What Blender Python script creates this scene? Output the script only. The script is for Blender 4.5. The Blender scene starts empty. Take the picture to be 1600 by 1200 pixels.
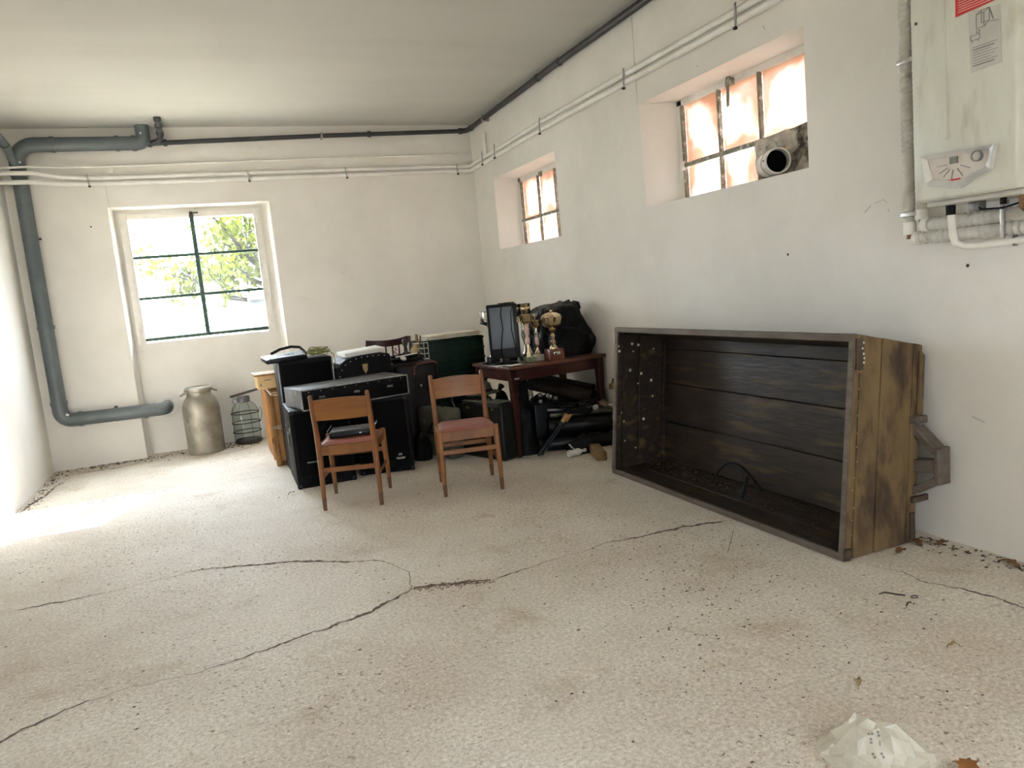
import bpy, bmesh, math, random
from mathutils import Vector, Matrix, Euler
random.seed(7)
SC = bpy.context.scene
COL = SC.collection
PI = math.pi

# ------------------------------------------------------------------ camera, sky, sun, exposure
cam_d = bpy.data.cameras.new('camera'); cam = bpy.data.objects.new('camera', cam_d); COL.objects.link(cam)
cam_d.sensor_width = 36.0; cam_d.lens = 26.325; cam_d.clip_start = 0.02; cam_d.clip_end = 300
Rr = ((0.92045224, -0.37952368, -0.0934315), (-0.13517745, -0.08481755, -0.9871844), (0.36673523, 0.92128593, -0.12937355))
cam.matrix_world = Matrix(((Rr[0][0], -Rr[1][0], -Rr[2][0], -3.14843), (Rr[0][1], -Rr[1][1], -Rr[2][1], -8.48546),
                           (Rr[0][2], -Rr[1][2], -Rr[2][2], 1.4), (0, 0, 0, 1)))
SC.camera = cam

world = bpy.data.worlds.new('sky'); SC.world = world; world.use_nodes = True
bg = world.node_tree.nodes['Background']; bg.inputs[0].default_value = (0.79, 0.868, 1.0, 1); bg.inputs[1].default_value = 16.0

sun_d = bpy.data.lights.new('sun', 'SUN'); sun = bpy.data.objects.new('sun', sun_d); COL.objects.link(sun)
sun_d.energy = 105.0; sun_d.color = (1.0, 0.985, 0.96); sun_d.angle = 0.009
_el = math.radians(58)
sun.rotation_euler = Vector((math.cos(_el), -0.02, -math.sin(_el))).to_track_quat('-Z', 'Y').to_euler()

def portal(name, loc, normal, sx, sy):
    d = bpy.data.lights.new(name, 'AREA'); o = bpy.data.objects.new(name, d); COL.objects.link(o)
    d.shape = 'RECTANGLE'; d.size = sx; d.size_y = sy; d.cycles.is_portal = True
    o.location = loc; o.rotation_euler = Vector(normal).to_track_quat('-Z', 'Z' if abs(normal[2]) < .5 else 'Y').to_euler()

SC.view_settings.view_transform = 'Standard'; SC.view_settings.look = 'None'
SC.view_settings.gamma = 1.0; SC.view_settings.use_curve_mapping = False
SC.view_settings.exposure = 1.36
SC.cycles.max_bounces = 14; SC.cycles.diffuse_bounces = 8; SC.cycles.transparent_max_bounces = 16
SC.cycles.sample_clamp_indirect = 10.0
SC.cycles.caustics_reflective = False; SC.cycles.caustics_refractive = False

# room: corner of back and right wall at the origin, room towards -x and -y
H = 3.30; XL = -4.72; YR = -12.0

# ------------------------------------------------------------------ helpers
class MB:
    def __init__(s): s.bm = bmesh.new()
    def quad(s, *p):
        return s.bm.faces.new([s.bm.verts.new(q) for q in p])
    def _merge(s, t, M=None):
        if M is not None: t.transform(M)
        vm = {v: s.bm.verts.new(v.co) for v in t.verts}
        for f in t.faces: s.bm.faces.new([vm[v] for v in f.verts])
        t.free(); return s
    def box(s, c, d, bev=0, rot=None, seg=2):
        t = bmesh.new(); bmesh.ops.create_cube(t, size=1)
        for v in t.verts: v.co = Vector((v.co.x * d[0], v.co.y * d[1], v.co.z * d[2]))
        if bev > 0: bmesh.ops.bevel(t, geom=t.edges[:], offset=bev, segments=seg, profile=.5, affect='EDGES')
        M = Matrix.Translation(c)
        if rot is not None: M = M @ Euler(rot).to_matrix().to_4x4()
        return s._merge(t, M)
    def hexa(s, a, b, bev=0):
        """two quads (4 pts each, same winding) -> closed solid"""
        t = bmesh.new()
        A = [t.verts.new(p) for p in a]; Bv = [t.verts.new(p) for p in b]; n = len(A)
        t.faces.new(A[::-1]); t.faces.new(Bv)
        for i in range(n): t.faces.new([A[i], A[(i + 1) % n], Bv[(i + 1) % n], Bv[i]])
        bmesh.ops.recalc_face_normals(t, faces=t.faces[:])
        if bev > 0: bmesh.ops.bevel(t, geom=t.edges[:], offset=bev, segments=1, profile=.5, affect='EDGES')
        return s._merge(t)
    def bar(s, p, q, w, h=None, bev=0, up=(0, 0, 1), w2=None):
        p, q = Vector(p), Vector(q); h = h or w; d = (q - p).normalized(); u = Vector(up)
        if abs(d.dot(u)) > .97: u = Vector((1, 0, 0))
        x = d.cross(u).normalized(); y = x.cross(d)
        r = (w2 or w) / w
        a = [p + x * (i * w / 2) + y * (j * h / 2) for i, j in ((-1, -1), (1, -1), (1, 1), (-1, 1))]
        b = [q + (x * (i * w / 2) + y * (j * h / 2)) * r for i, j in ((-1, -1), (1, -1), (1, 1), (-1, 1))]
        return s.hexa(a, b, bev)
    def tube(s, pts, r, n=10, caps=True, closed=False):
        pts = [Vector(p) for p in pts]; m = len(pts)
        rs = r if isinstance(r, (list, tuple)) else [r] * m
        rings = []; prev = None
        for i, p in enumerate(pts):
            a = pts[(i - 1) % m] if (closed or i > 0) else p
            b = pts[(i + 1) % m] if (closed or i < m - 1) else p
            d = (b - a).normalized()
            if prev is None:
                u = Vector((0, 0, 1)) if abs(d.z) < .9 else Vector((1, 0, 0))
                x = d.cross(u).normalized()
            else:
                x = (prev - d * prev.dot(d)).normalized()
            prev = x; y = d.cross(x)
            rings.append([s.bm.verts.new(p + (x * math.cos(2 * PI * k / n) + y * math.sin(2 * PI * k / n)) * rs[i]) for k in range(n)])
        for i in range(m if closed else m - 1):
            A, Bq = rings[i], rings[(i + 1) % m]
            for k in range(n): s.bm.faces.new([A[k], A[(k + 1) % n], Bq[(k + 1) % n], Bq[k]])
        if caps and not closed:
            s.bm.faces.new(rings[0][::-1]); s.bm.faces.new(rings[-1])
        return s
    def lathe(s, prof, n=24, c=(0, 0, 0), axis=None, sx=1, sy=1):
        t = bmesh.new(); rings = []
        for r, z in prof:
            if r < 1e-5: rings.append([t.verts.new((0, 0, z))])
            else: rings.append([t.verts.new((r * sx * math.cos(2 * PI * k / n), r * sy * math.sin(2 * PI * k / n), z)) for k in range(n)])
        for A, Bq in zip(rings, rings[1:]):
            for k in range(n):
                k2 = (k + 1) % n
                f = [A[k % len(A)], A[k2 % len(A)], Bq[k2 % len(Bq)], Bq[k % len(Bq)]]
                g = []
                for v in f:
                    if v not in g: g.append(v)
                if len(g) > 2: t.faces.new(g)
        M = Matrix.Translation(c)
        if axis is not None: M = M @ Vector(axis).to_track_quat('Z', 'Y').to_matrix().to_4x4()
        return s._merge(t, M)
    def prism(s, poly, y0, y1, bev=0):
        """polygon in xz extruded along y"""
        return s.hexa([(x, y0, z) for x, z in poly], [(x, y1, z) for x, z in poly], bev)
    def grid(s, fn, nu, nv):
        g = [[s.bm.verts.new(fn(i / nu, j / nv)) for j in range(nv + 1)] for i in range(nu + 1)]
        for i in range(nu):
            for j in range(nv): s.bm.faces.new([g[i][j], g[i + 1][j], g[i + 1][j + 1], g[i][j + 1]])
        return s
    def build(s, name, mat, parent=None, smooth=True, ang=40, loc=None, rot=None):
        me = bpy.data.meshes.new(name); bmesh.ops.recalc_face_normals(s.bm, faces=s.bm.faces[:]); s.bm.to_mesh(me); s.bm.free()
        if smooth:
            for p in me.polygons: p.use_smooth = True
            me.set_sharp_from_angle(angle=math.radians(ang))
        me.materials.append(mat)
        o = bpy.data.objects.new(name, me); COL.objects.link(o)
        if parent is not None: o.parent = parent
        if loc is not None: o.location = loc
        if rot is not None: o.rotation_euler = rot
        return o

def tag(o, label, cat, group=None):
    o['label'] = label; o['category'] = cat
    if group: o['group'] = group
    return o
def thing(name, label, cat, loc=(0, 0, 0), rotz=0, group=None, rot=None):
    o = bpy.data.objects.new(name, None); COL.objects.link(o); o.empty_display_size = .1
    o.location = loc; o.rotation_euler = rot if rot is not None else (0, 0, rotz)
    return tag(o, label, cat, group)
def struct(o, label=None):
    o['kind'] = 'structure'
    if label: o['label'] = label
    return o
def sempty(name, label=None):
    o = bpy.data.objects.new(name, None); COL.objects.link(o); o.empty_display_size = .1
    return struct(o, label)
def stuff(o, label=None, cat=None):
    o['kind'] = 'stuff'
    if label: o['label'] = label
    if cat: o['category'] = cat
    return o
def inst(src, parent, loc, rot=(0, 0, 0), scale=(1, 1, 1)):
    o = src.copy(); COL.objects.link(o); o.parent = parent; o.location = loc; o.rotation_euler = rot; o.scale = scale
    return o
def copy_tree(o, parent=None):
    c = o.copy(); COL.objects.link(c); c.parent = parent
    for ch in list(o.children): copy_tree(ch, c)
    return c

# ------------------------------------------------------------------ materials
def mat(name, c1, c2=None, scale=6.0, rough=.6, metal=0.0, bump=0.0, stretch=(1, 1, 1), detail=6, c3=None, scale3=30, lo=.4, hi=.65, lo3=.6, hi3=.75, bscale=None, spec=.5, rough2=None):
    m = bpy.data.materials.new(name); m.use_nodes = True; nt = m.node_tree; N = nt.nodes; L = nt.links
    p = N['Principled BSDF']; p.inputs['Roughness'].default_value = rough; p.inputs['Metallic'].default_value = metal
    p.inputs['Specular IOR Level'].default_value = spec
    p.inputs['Base Color'].default_value = (*c1, 1)
    if c2 is None and bump == 0: return m
    tc = N.new('ShaderNodeTexCoord'); mp = N.new('ShaderNodeMapping'); mp.inputs['Scale'].default_value = stretch
    L.new(tc.outputs['Object'], mp.inputs['Vector'])
    n1 = N.new('ShaderNodeTexNoise'); n1.inputs['Scale'].default_value = scale; n1.inputs['Detail'].default_value = detail; n1.inputs['Roughness'].default_value = .62
    L.new(mp.outputs[0], n1.inputs['Vector'])
    if c2 is not None:
        r = N.new('ShaderNodeValToRGB'); r.color_ramp.elements[0].position = lo; r.color_ramp.elements[1].position = hi
        r.color_ramp.elements[0].color = (*c1, 1); r.color_ramp.elements[1].color = (*c2, 1)
        L.new(n1.outputs['Fac'], r.inputs[0]); out = r.outputs[0]
        if rough2 is not None:
            mr = N.new('ShaderNodeMapRange'); mr.inputs[1].default_value = lo; mr.inputs[2].default_value = hi
            mr.inputs[3].default_value = rough; mr.inputs[4].default_value = rough2
            L.new(n1.outputs['Fac'], mr.inputs[0]); L.new(mr.outputs[0], p.inputs['Roughness'])
        if c3 is not None:
            n3 = N.new('ShaderNodeTexNoise'); n3.inputs['Scale'].default_value = scale3; n3.inputs['Detail'].default_value = 4
            L.new(mp.outputs[0], n3.inputs['Vector'])
            r3 = N.new('ShaderNodeValToRGB'); r3.color_ramp.elements[0].position = lo3; r3.color_ramp.elements[1].position = hi3
            r3.color_ramp.elements[0].color = (0, 0, 0, 1); r3.color_ramp.elements[1].color = (1, 1, 1, 1)
            L.new(n3.outputs['Fac'], r3.inputs[0])
            mx = N.new('ShaderNodeMix'); mx.data_type = 'RGBA'; L.new(r3.outputs[0], mx.inputs[0]); L.new(out, mx.inputs[6]); mx.inputs[7].default_value = (*c3, 1)
            out = mx.outputs[2]
        L.new(out, p.inputs['Base Color'])
    if bump > 0:
        nb = N.new('ShaderNodeTexNoise'); nb.inputs['Scale'].default_value = bscale or scale * 3; nb.inputs['Detail'].default_value = 5
        L.new(mp.outputs[0], nb.inputs['Vector'])
        b = N.new('ShaderNodeBump'); b.inputs['Strength'].default_value = bump; b.inputs['Distance'].default_value = .02
        L.new(nb.outputs['Fac'], b.inputs['Height']); L.new(b.outputs[0], p.inputs['Normal'])
    return m

M = {}
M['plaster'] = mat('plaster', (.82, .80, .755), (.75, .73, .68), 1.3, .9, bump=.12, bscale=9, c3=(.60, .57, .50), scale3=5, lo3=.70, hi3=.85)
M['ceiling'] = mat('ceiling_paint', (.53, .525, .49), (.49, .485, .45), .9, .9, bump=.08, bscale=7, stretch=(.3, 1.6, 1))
M['pvc'] = mat('grey_pvc', (.10, .125, .132), (.13, .155, .162), 4, .38)
M['pvc_thin'] = mat('dark_grey_pvc', (.035, .038, .04), (.05, .052, .055), 8, .45)
M['white_pipe'] = mat('painted_pipe', (.88, .87, .83), (.80, .79, .74), 7, .5)
M['steel'] = mat('galvanised_steel', (.55, .55, .54), (.38, .37, .36), 30, .35, 1.0)
M['rusty'] = mat('rusty_steel', (.16, .11, .08), (.30, .22, .16), 30, .7, .3)
M['frame_white'] = mat('old_white_paint', (.80, .78, .74), (.73, .70, .65), 14, .55, c3=(.36, .32, .26), scale3=28, lo3=.70, hi3=.76)
M['frame_green'] = mat('green_painted_steel', (.030, .085, .055), (.06, .11, .08), 22, .5, c3=(.30, .28, .24), scale3=30, lo3=.62, hi3=.70)
M['frame_olive'] = mat('weathered_steel_bar', (.17, .17, .12), (.30, .28, .22), 20, .6, c3=(.55, .52, .46), scale3=25, lo3=.55, hi3=.68)
M['terracotta'] = mat('terracotta_render', (.62, .30, .16), (.50, .22, .11), 9, .9)
M['outer_ground'] = mat('dry_grass_yard', (.19, .17, .135), (.14, .125, .095), 1.2, .95)
M['aluminium'] = mat('dull_aluminium', (.36, .34, .285), (.25, .23, .185), 7, .48, .65, bump=.14, bscale=12, c3=(.18, .16, .12), scale3=9, lo3=.60, hi3=.75)
M['black_dark'] = mat('dark_cavity', (.004, .004, .004), None, rough=.9, spec=.05)
M['vinyl_black'] = mat('black_vinyl', (.003, .003, .0035), (.006, .006, .0065), 25, .5, bump=.05, bscale=90, spec=.12)
M['vinyl_worn'] = mat('worn_black_vinyl', (.0035, .0035, .0037), (.008, .0075, .007), 12, .5, c3=(.07, .065, .055), scale3=16, lo3=.70, hi3=.78, spec=.12)
M['grille'] = mat('speaker_grille', (.0022, .0022, .0022), (.005, .005, .005), 160, .8, spec=.1)
M['case_top'] = mat('dusty_grey_laminate', (.13, .135, .15), (.085, .09, .10), 10, .5, c3=(.33, .32, .30), scale3=22, lo3=.62, hi3=.74)
M['edge_metal'] = mat('scuffed_edge_metal', (.40, .41, .42), (.22, .22, .22), 25, .45, .7)
M['brass'] = mat('old_brass', (.42, .32, .14), (.28, .20, .09), 25, .4, .9)
M['gold'] = mat('gold_plated', (.72, .60, .40), (.55, .42, .24), 8, .20, 1.0)
M['silver'] = mat('silver_plated', (.75, .73, .68), (.55, .52, .46), 9, .2, 1.0)
M['rose_marble'] = mat('rose_marble', (.55, .36, .30), (.70, .52, .44), 25, .3)
M['green_marble'] = mat('green_marble', (.10, .14, .06), (.28, .30, .18), 35, .3)
M['beige_stone'] = mat('beige_stone', (.45, .40, .32), (.30, .26, .20), 30, .4)
M['red_wood'] = mat('reddish_base_wood', (.13, .045, .025), (.20, .07, .04), 14, .35, stretch=(1, 6, 1))
M['chair_wood'] = mat('honey_wood', (.27, .105, .028), (.18, .064, .017), 5, .38, stretch=(1.5, 1.5, .35), bump=.03, c3=(.18, .07, .025), scale3=9, lo3=.62, hi3=.8)
M['chair_panel'] = mat('honey_plywood', (.29, .115, .028), (.21, .075, .019), 4, .34, stretch=(.5, 2, 4), bump=.02)
M['chair_foot'] = mat('dark_leg_tip', (.10, .045, .018), (.15, .07, .025), 14, .5)
M['seat_red'] = mat('dusty_rose_vinyl', (.27, .085, .065), (.33, .13, .105), 5, .5, bump=.03, bscale=60)
M['table_wood'] = mat('mahogany_wood', (.030, .008, .005), (.048, .013, .008), 6, .32, stretch=(.6, 4, 4), bump=.03, spec=.3)
M['table_top'] = mat('mahogany_top', (.085, .030, .018), (.12, .045, .027), 5, .30, stretch=(.6, 4, 4))
M['crate_green'] = mat('dark_green_plastic', (.003, .015, .008), (.005, .022, .012), 8, .45, spec=.2)
M['paper'] = mat('yellowed_paper', (.70, .66, .55), (.55, .50, .39), 20, .85, stretch=(1, 1, 12))
M['paper_white'] = mat('white_card', (.82, .81, .78), (.74, .73, .68), 9, .7)
M['blue_sheet'] = mat('pale_blue_sheet', (.55, .70, .88), (.68, .80, .92), 10, .35)
M['cable_green'] = mat('olive_cable', (.20, .21, .05), (.28, .28, .08), 20, .5)
M['rubber'] = mat('black_rubber', (.004, .004, .004), (.007, .007, .007), 30, .6, spec=.2)
M['blackglass'] = mat('dark_screen', (.12, .145, .175), (.10, .125, .155), 5, rough=.35)
M['black_plastic'] = mat('black_plastic', (.005, .0055, .0065), (.008, .009, .011), 12, .38, spec=.3)
M['binbag'] = mat('black_polythene', (.0035, .0035, .003), (.006, .006, .0055), 9, .42, bump=.35, bscale=14, spec=.2)
M['orange_wood'] = mat('varnished_orange_wood', (.45, .21, .065), (.32, .135, .04), 5, .4, stretch=(4, 4, .5), c3=(.14, .06, .02), scale3=8, lo3=.64, hi3=.78)
M['brown_wood'] = mat('brown_crate_wood', (.30, .155, .055), (.19, .095, .035), 6, .6, spec=.15, stretch=(3, 3, .6), c3=(.09, .045, .02), scale3=9, lo3=.58, hi3=.74)
M['light_wood'] = mat('pale_pine', (.55, .39, .19), (.47, .32, .145), 5, .5, stretch=(.6, 3, 5))
M['iron'] = mat('dark_iron', (.045, .035, .028), (.08, .06, .045), 20, .6, .3)
M['suit'] = mat('olive_black_suitcase', (.007, .0075, .0055), (.012, .0125, .0095), 10, .45, bump=.05, bscale=70, spec=.25)
M['suit_dust'] = mat('dusty_khaki_suitcase', (.10, .10, .07), (.065, .065, .045), 9, .6, c3=(.20, .19, .14), scale3=12, lo3=.58, hi3=.75)
M['dark_brown'] = mat('dark_brown_leatherette', (.008, .005, .004), (.013, .008, .006), 12, .5, spec=.2)
M['red_trim'] = mat('dull_red_trim', (.16, .045, .035), (.11, .03, .025), 15, .5)
M['log'] = mat('raw_timber', (.30, .19, .085), (.20, .12, .05), 8, .8, bump=.2)
M['tan_plastic'] = mat('amber_grip', (.45, .24, .06), (.36, .18, .045), 12, .4)
M['bone'] = mat('dull_white_plastic', (.62, .60, .54), (.48, .46, .40), 18, .5)
M['tarp'] = mat('brown_black_tarp', (.014, .010, .007), (.028, .020, .013), 9, .6, bump=.15, spec=.2)
M['metal_grey'] = mat('dull_grey_metal', (.20, .20, .20), (.12, .12, .12), 20, .4, .6)
M['pink'] = mat('pink_ribbon', (.50, .16, .24), None, rough=.6)
M['ochre'] = mat('ochre_ceramic', (.48, .36, .18), (.36, .25, .11), 15, .5)
M['leaf_dead'] = mat('dead_leaf', (.20, .095, .035), (.12, .055, .025), 18, .75)
M['leaf_brown'] = mat('rust_leaf', (.33, .13, .03), (.22, .08, .02), 18, .7)
M['dirt'] = mat('dark_dirt', (.10, .075, .050), (.055, .040, .028), 40, .95)
M['crack'] = mat('crack_dirt', (.20, .145, .10), (.085, .06, .042), 40, .95)
M['boiler'] = mat('dusty_boiler_enamel', (.67, .68, .60), (.60, .60, .52), 3, .42, c3=(.46, .43, .34), scale3=5, lo3=.56, hi3=.78, stretch=(1, 2.4, .8))
M['boiler_panel'] = mat('boiler_panel_plastic', (.64, .59, .53), (.58, .53, .475), 9, .45)
M['chrome'] = mat('satin_chrome', (.86, .87, .87), (.76, .77, .77), 10, .26, .6)
M['red_print'] = mat('red_sticker', (.62, .035, .030), (.56, .030, .026), 8, .45)
M['grey_print'] = mat('grey_ink', (.20, .20, .19), None, rough=.7)
M['pale_print'] = mat('pale_ink', (.78, .55, .50), None, rough=.7)
M['grey_label'] = mat('grey_label', (.50, .49, .45), (.56, .55, .50), 12, .6)
M['white_label'] = mat('white_label', (.80, .80, .76), None, rough=.6)
M['insul'] = mat('ribbed_insulation', (.66, .65, .60), (.54, .52, .46), 10, .7, c3=(.42, .39, .32), scale3=18, lo3=.60, hi3=.75)
M['copper'] = mat('tarnished_copper', (.20, .11, .06), (.30, .18, .10), 25, .45, .8)
M['lcd'] = mat('lcd_screen', (.16, .17, .14), (.28, .29, .25), 30, .3)
M['flue'] = mat('grey_white_flue', (.62, .62, .58), (.54, .53, .48), 9, .45)
M['foam'] = mat('stained_filler_board', (.62, .59, .52), (.36, .31, .24), 5, .85, bump=.5, bscale=14, c3=(.045, .035, .025), scale3=7, lo3=.50, hi3=.62)
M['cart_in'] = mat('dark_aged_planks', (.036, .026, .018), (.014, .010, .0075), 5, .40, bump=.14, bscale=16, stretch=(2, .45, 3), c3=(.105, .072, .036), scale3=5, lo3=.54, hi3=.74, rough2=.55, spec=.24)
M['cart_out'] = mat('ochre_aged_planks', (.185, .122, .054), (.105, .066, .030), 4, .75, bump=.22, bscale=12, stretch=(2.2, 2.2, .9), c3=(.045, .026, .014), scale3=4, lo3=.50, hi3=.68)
M['cart_rim'] = mat('grey_weathered_rim', (.145, .120, .095), (.085, .068, .052), 9, .8, bump=.2, stretch=(2, .5, 2))
M['cart_iron'] = mat('rusty_cart_iron', (.060, .042, .030), (.10, .07, .05), 18, .7, .2)
M['straw'] = mat('old_straw', (.30, .22, .10), (.19, .13, .06), 20, .9)
M['straw_dirt'] = mat('brown_soil', (.22, .15, .10), (.14, .095, .06), 40, .95)
M['leaf_tan'] = mat('tan_leaf', (.34, .25, .13), (.25, .17, .08), 18, .75)
M['bark'] = mat('bark', (.018, .016, .014), (.013, .011, .010), 10, .9, spec=.1)
M['post'] = mat('pale_concrete_post', (.030, .034, .038), (.038, .042, .046), 8, .8)

def floor_mat():
    m = bpy.data.materials.new('worn_concrete'); m.use_nodes = True; nt = m.node_tree; N = nt.nodes; L = nt.links
    p = N['Principled BSDF']; p.inputs['Roughness'].default_value = .68; p.inputs['Specular IOR Level'].default_value = .32
    tc = N.new('ShaderNodeTexCoord')
    def noise(s, d=6, r=.6):
        n = N.new('ShaderNodeTexNoise'); n.inputs['Scale'].default_value = s; n.inputs['Detail'].default_value = d; n.inputs['Roughness'].default_value = r
        L.new(tc.outputs['Object'], n.inputs['Vector']); return n.outputs['Fac']
    def ramp(fac, a, b, ca, cb):
        r = N.new('ShaderNodeValToRGB'); r.color_ramp.elements[0].position = a; r.color_ramp.elements[1].position = b
        r.color_ramp.elements[0].color = (*ca, 1); r.color_ramp.elements[1].color = (*cb, 1); L.new(fac, r.inputs[0]); return r.outputs[0]
    def mix(f, a, b, mode='MIX', amt=None):
        x = N.new('ShaderNodeMix'); x.data_type = 'RGBA'; x.blend_type = mode
        if amt is None: L.new(f, x.inputs[0])
        else: x.inputs[0].default_value = amt
        for s, i in ((a, 6), (b, 7)):
            if isinstance(s, tuple): x.inputs[i].default_value = (*s, 1)
            else: L.new(s, x.inputs[i])
        return x.outputs[2]
    W = (1, 1, 1); K = (0, 0, 0)
    base = ramp(noise(1.1, 6, .65), .36, .64, (.72, .65, .57), (.87, .83, .765))
    base = mix(ramp(noise(2.6, 6, .7), .56, .72, K, W), base, (.62, .53, .42))
    # fine aggregate
    base = mix(None, base, ramp(noise(62, 6, .85), .36, .64, (.55, .525, .48), (1.15, 1.13, 1.10)), 'MULTIPLY', .95)
    vo = N.new('ShaderNodeTexVoronoi'); vo.inputs['Scale'].default_value = 52; L.new(tc.outputs['Object'], vo.inputs['Vector'])
    peb = ramp(vo.outputs['Distance'], .16, .30, W, K); pm = N.new('ShaderNodeMath'); pm.operation = 'MULTIPLY'; L.new(peb, pm.inputs[0]); L.new(ramp(noise(9, 4, .7), .48, .66, K, W), pm.inputs[1])
    base = mix(pm.outputs[0], base, (.92, .87, .79))
    base = mix(ramp(noise(170, 3, .8), .60, .72, K, (.55, .55, .55)), base, (.34, .29, .23))
    # dark specks, denser where a large noise allows
    sp = ramp(noise(38, 3, .75), .60, .65, K, W); reg = ramp(noise(.75, 3), .46, .60, K, W)
    spm = N.new('ShaderNodeMath'); spm.operation = 'MULTIPLY'; L.new(sp, spm.inputs[0]); L.new(reg, spm.inputs[1])
    base = mix(spm.outputs[0], base, (.17, .125, .085))
    sp2 = ramp(noise(21, 3, .8), .715, .745, K, W)
    base = mix(sp2, base, (.15, .115, .08))
    L.new(base, p.inputs['Base Color'])
    b1 = N.new('ShaderNodeBump'); b1.inputs['Strength'].default_value = .35; b1.inputs['Distance'].default_value = .006; L.new(noise(60, 5, .7), b1.inputs['Height'])
    b2 = N.new('ShaderNodeBump'); b2.inputs['Strength'].default_value = .35; b2.inputs['Distance'].default_value = .03; L.new(noise(5, 4), b2.inputs['Height'])
    L.new(b1.outputs[0], b2.inputs['Normal']); L.new(b2.outputs[0], p.inputs['Normal'])
    return m
M['floor'] = floor_mat()

def glass_mat(name, dirt_col=None, amount=0.0, warm=None, edges=False):
    m = bpy.data.materials.new(name); m.use_nodes = True; nt = m.node_tree; N = nt.nodes; L = nt.links
    for n in list(N):
        if n.type == 'BSDF_PRINCIPLED': N.remove(n)
    out = [n for n in N if n.type == 'OUTPUT_MATERIAL'][0]
    tr = N.new('ShaderNodeBsdfTransparent'); tr.inputs[0].default_value = (.94, .96, .95, 1)
    gl = N.new('ShaderNodeBsdfGlossy'); gl.inputs['Roughness'].default_value = .05
    lw = N.new('ShaderNodeLayerWeight'); lw.inputs['Blend'].default_value = .5
    pw = N.new('ShaderNodeMath'); pw.operation = 'POWER'; L.new(lw.outputs['Facing'], pw.inputs[0]); pw.inputs[1].default_value = 4.5
    fr = N.new('ShaderNodeMath'); fr.operation = 'MULTIPLY_ADD'; L.new(pw.outputs[0], fr.inputs[0]); fr.inputs[1].default_value = .5; fr.inputs[2].default_value = .025
    mx = N.new('ShaderNodeMixShader'); L.new(fr.outputs[0], mx.inputs[0]); L.new(tr.outputs[0], mx.inputs[1]); L.new(gl.outputs[0], mx.inputs[2])
    sh = mx.outputs[0]
    if dirt_col:
        tc = N.new('ShaderNodeTexCoord'); oi = N.new('ShaderNodeObjectInfo')
        ad = N.new('ShaderNodeVectorMath'); ad.operation = 'ADD'; L.new(tc.outputs['Object'], ad.inputs[0])
        sc = N.new('ShaderNodeVectorMath'); sc.operation = 'SCALE'; L.new(oi.outputs['Location'], sc.inputs[0]); sc.inputs['Scale'].default_value = 1.7
        L.new(sc.outputs[0], ad.inputs[1])
        n1 = N.new('ShaderNodeTexNoise'); n1.inputs['Scale'].default_value = 3.2; n1.inputs['Detail'].default_value = 7; n1.inputs['Roughness'].default_value = .65
        L.new(ad.outputs[0], n1.inputs['Vector'])
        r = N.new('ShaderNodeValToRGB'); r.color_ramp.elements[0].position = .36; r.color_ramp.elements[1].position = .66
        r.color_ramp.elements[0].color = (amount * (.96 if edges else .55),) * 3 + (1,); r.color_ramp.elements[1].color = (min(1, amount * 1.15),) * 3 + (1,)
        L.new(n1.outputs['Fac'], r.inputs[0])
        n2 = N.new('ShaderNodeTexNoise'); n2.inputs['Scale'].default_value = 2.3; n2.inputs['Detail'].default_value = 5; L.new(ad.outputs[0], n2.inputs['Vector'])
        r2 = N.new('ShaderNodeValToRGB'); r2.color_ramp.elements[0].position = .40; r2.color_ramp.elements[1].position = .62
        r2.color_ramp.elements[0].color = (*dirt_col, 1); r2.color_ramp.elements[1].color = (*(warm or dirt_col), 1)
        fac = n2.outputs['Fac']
        if edges:      # warm tint towards the pane edges paints light from the terracotta reveals
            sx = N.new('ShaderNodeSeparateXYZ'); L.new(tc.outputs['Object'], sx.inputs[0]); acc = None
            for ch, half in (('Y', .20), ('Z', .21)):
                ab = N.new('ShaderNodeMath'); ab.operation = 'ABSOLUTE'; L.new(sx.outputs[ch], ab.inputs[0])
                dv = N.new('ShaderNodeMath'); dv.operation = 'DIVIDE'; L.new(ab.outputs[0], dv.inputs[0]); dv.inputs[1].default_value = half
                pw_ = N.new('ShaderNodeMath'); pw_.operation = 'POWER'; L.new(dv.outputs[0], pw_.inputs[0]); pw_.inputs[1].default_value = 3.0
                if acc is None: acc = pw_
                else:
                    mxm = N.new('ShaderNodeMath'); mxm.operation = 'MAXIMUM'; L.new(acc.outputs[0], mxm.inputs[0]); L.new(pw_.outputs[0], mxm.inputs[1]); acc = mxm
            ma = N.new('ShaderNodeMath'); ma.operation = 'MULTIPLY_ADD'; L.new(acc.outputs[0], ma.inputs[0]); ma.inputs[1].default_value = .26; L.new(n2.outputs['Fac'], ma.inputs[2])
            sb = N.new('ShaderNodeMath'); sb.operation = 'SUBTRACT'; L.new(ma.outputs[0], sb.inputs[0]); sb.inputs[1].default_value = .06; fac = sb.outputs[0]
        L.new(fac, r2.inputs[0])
        tl = N.new('ShaderNodeBsdfTranslucent'); L.new(r2.outputs[0], tl.inputs[0])
        df = N.new('ShaderNodeBsdfDiffuse'); L.new(r2.outputs[0], df.inputs[0])
        m2 = N.new('ShaderNodeMixShader'); m2.inputs[0].default_value = .22; L.new(tl.outputs[0], m2.inputs[1]); L.new(df.outputs[0], m2.inputs[2])
        m3 = N.new('ShaderNodeMixShader'); L.new(r.outputs[0], m3.inputs[0]); L.new(sh, m3.inputs[1]); L.new(m2.outputs[0], m3.inputs[2])
        sh = m3.outputs[0]
    L.new(sh, out.inputs[0]); return m
M['glass'] = glass_mat('window_glass', (.8, .84, .88), .012)
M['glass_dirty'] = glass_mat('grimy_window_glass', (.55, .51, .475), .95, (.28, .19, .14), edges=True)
M['glass_door'] = glass_mat('dimmed_door_glass', (.62, .62, .58), .012)
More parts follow.
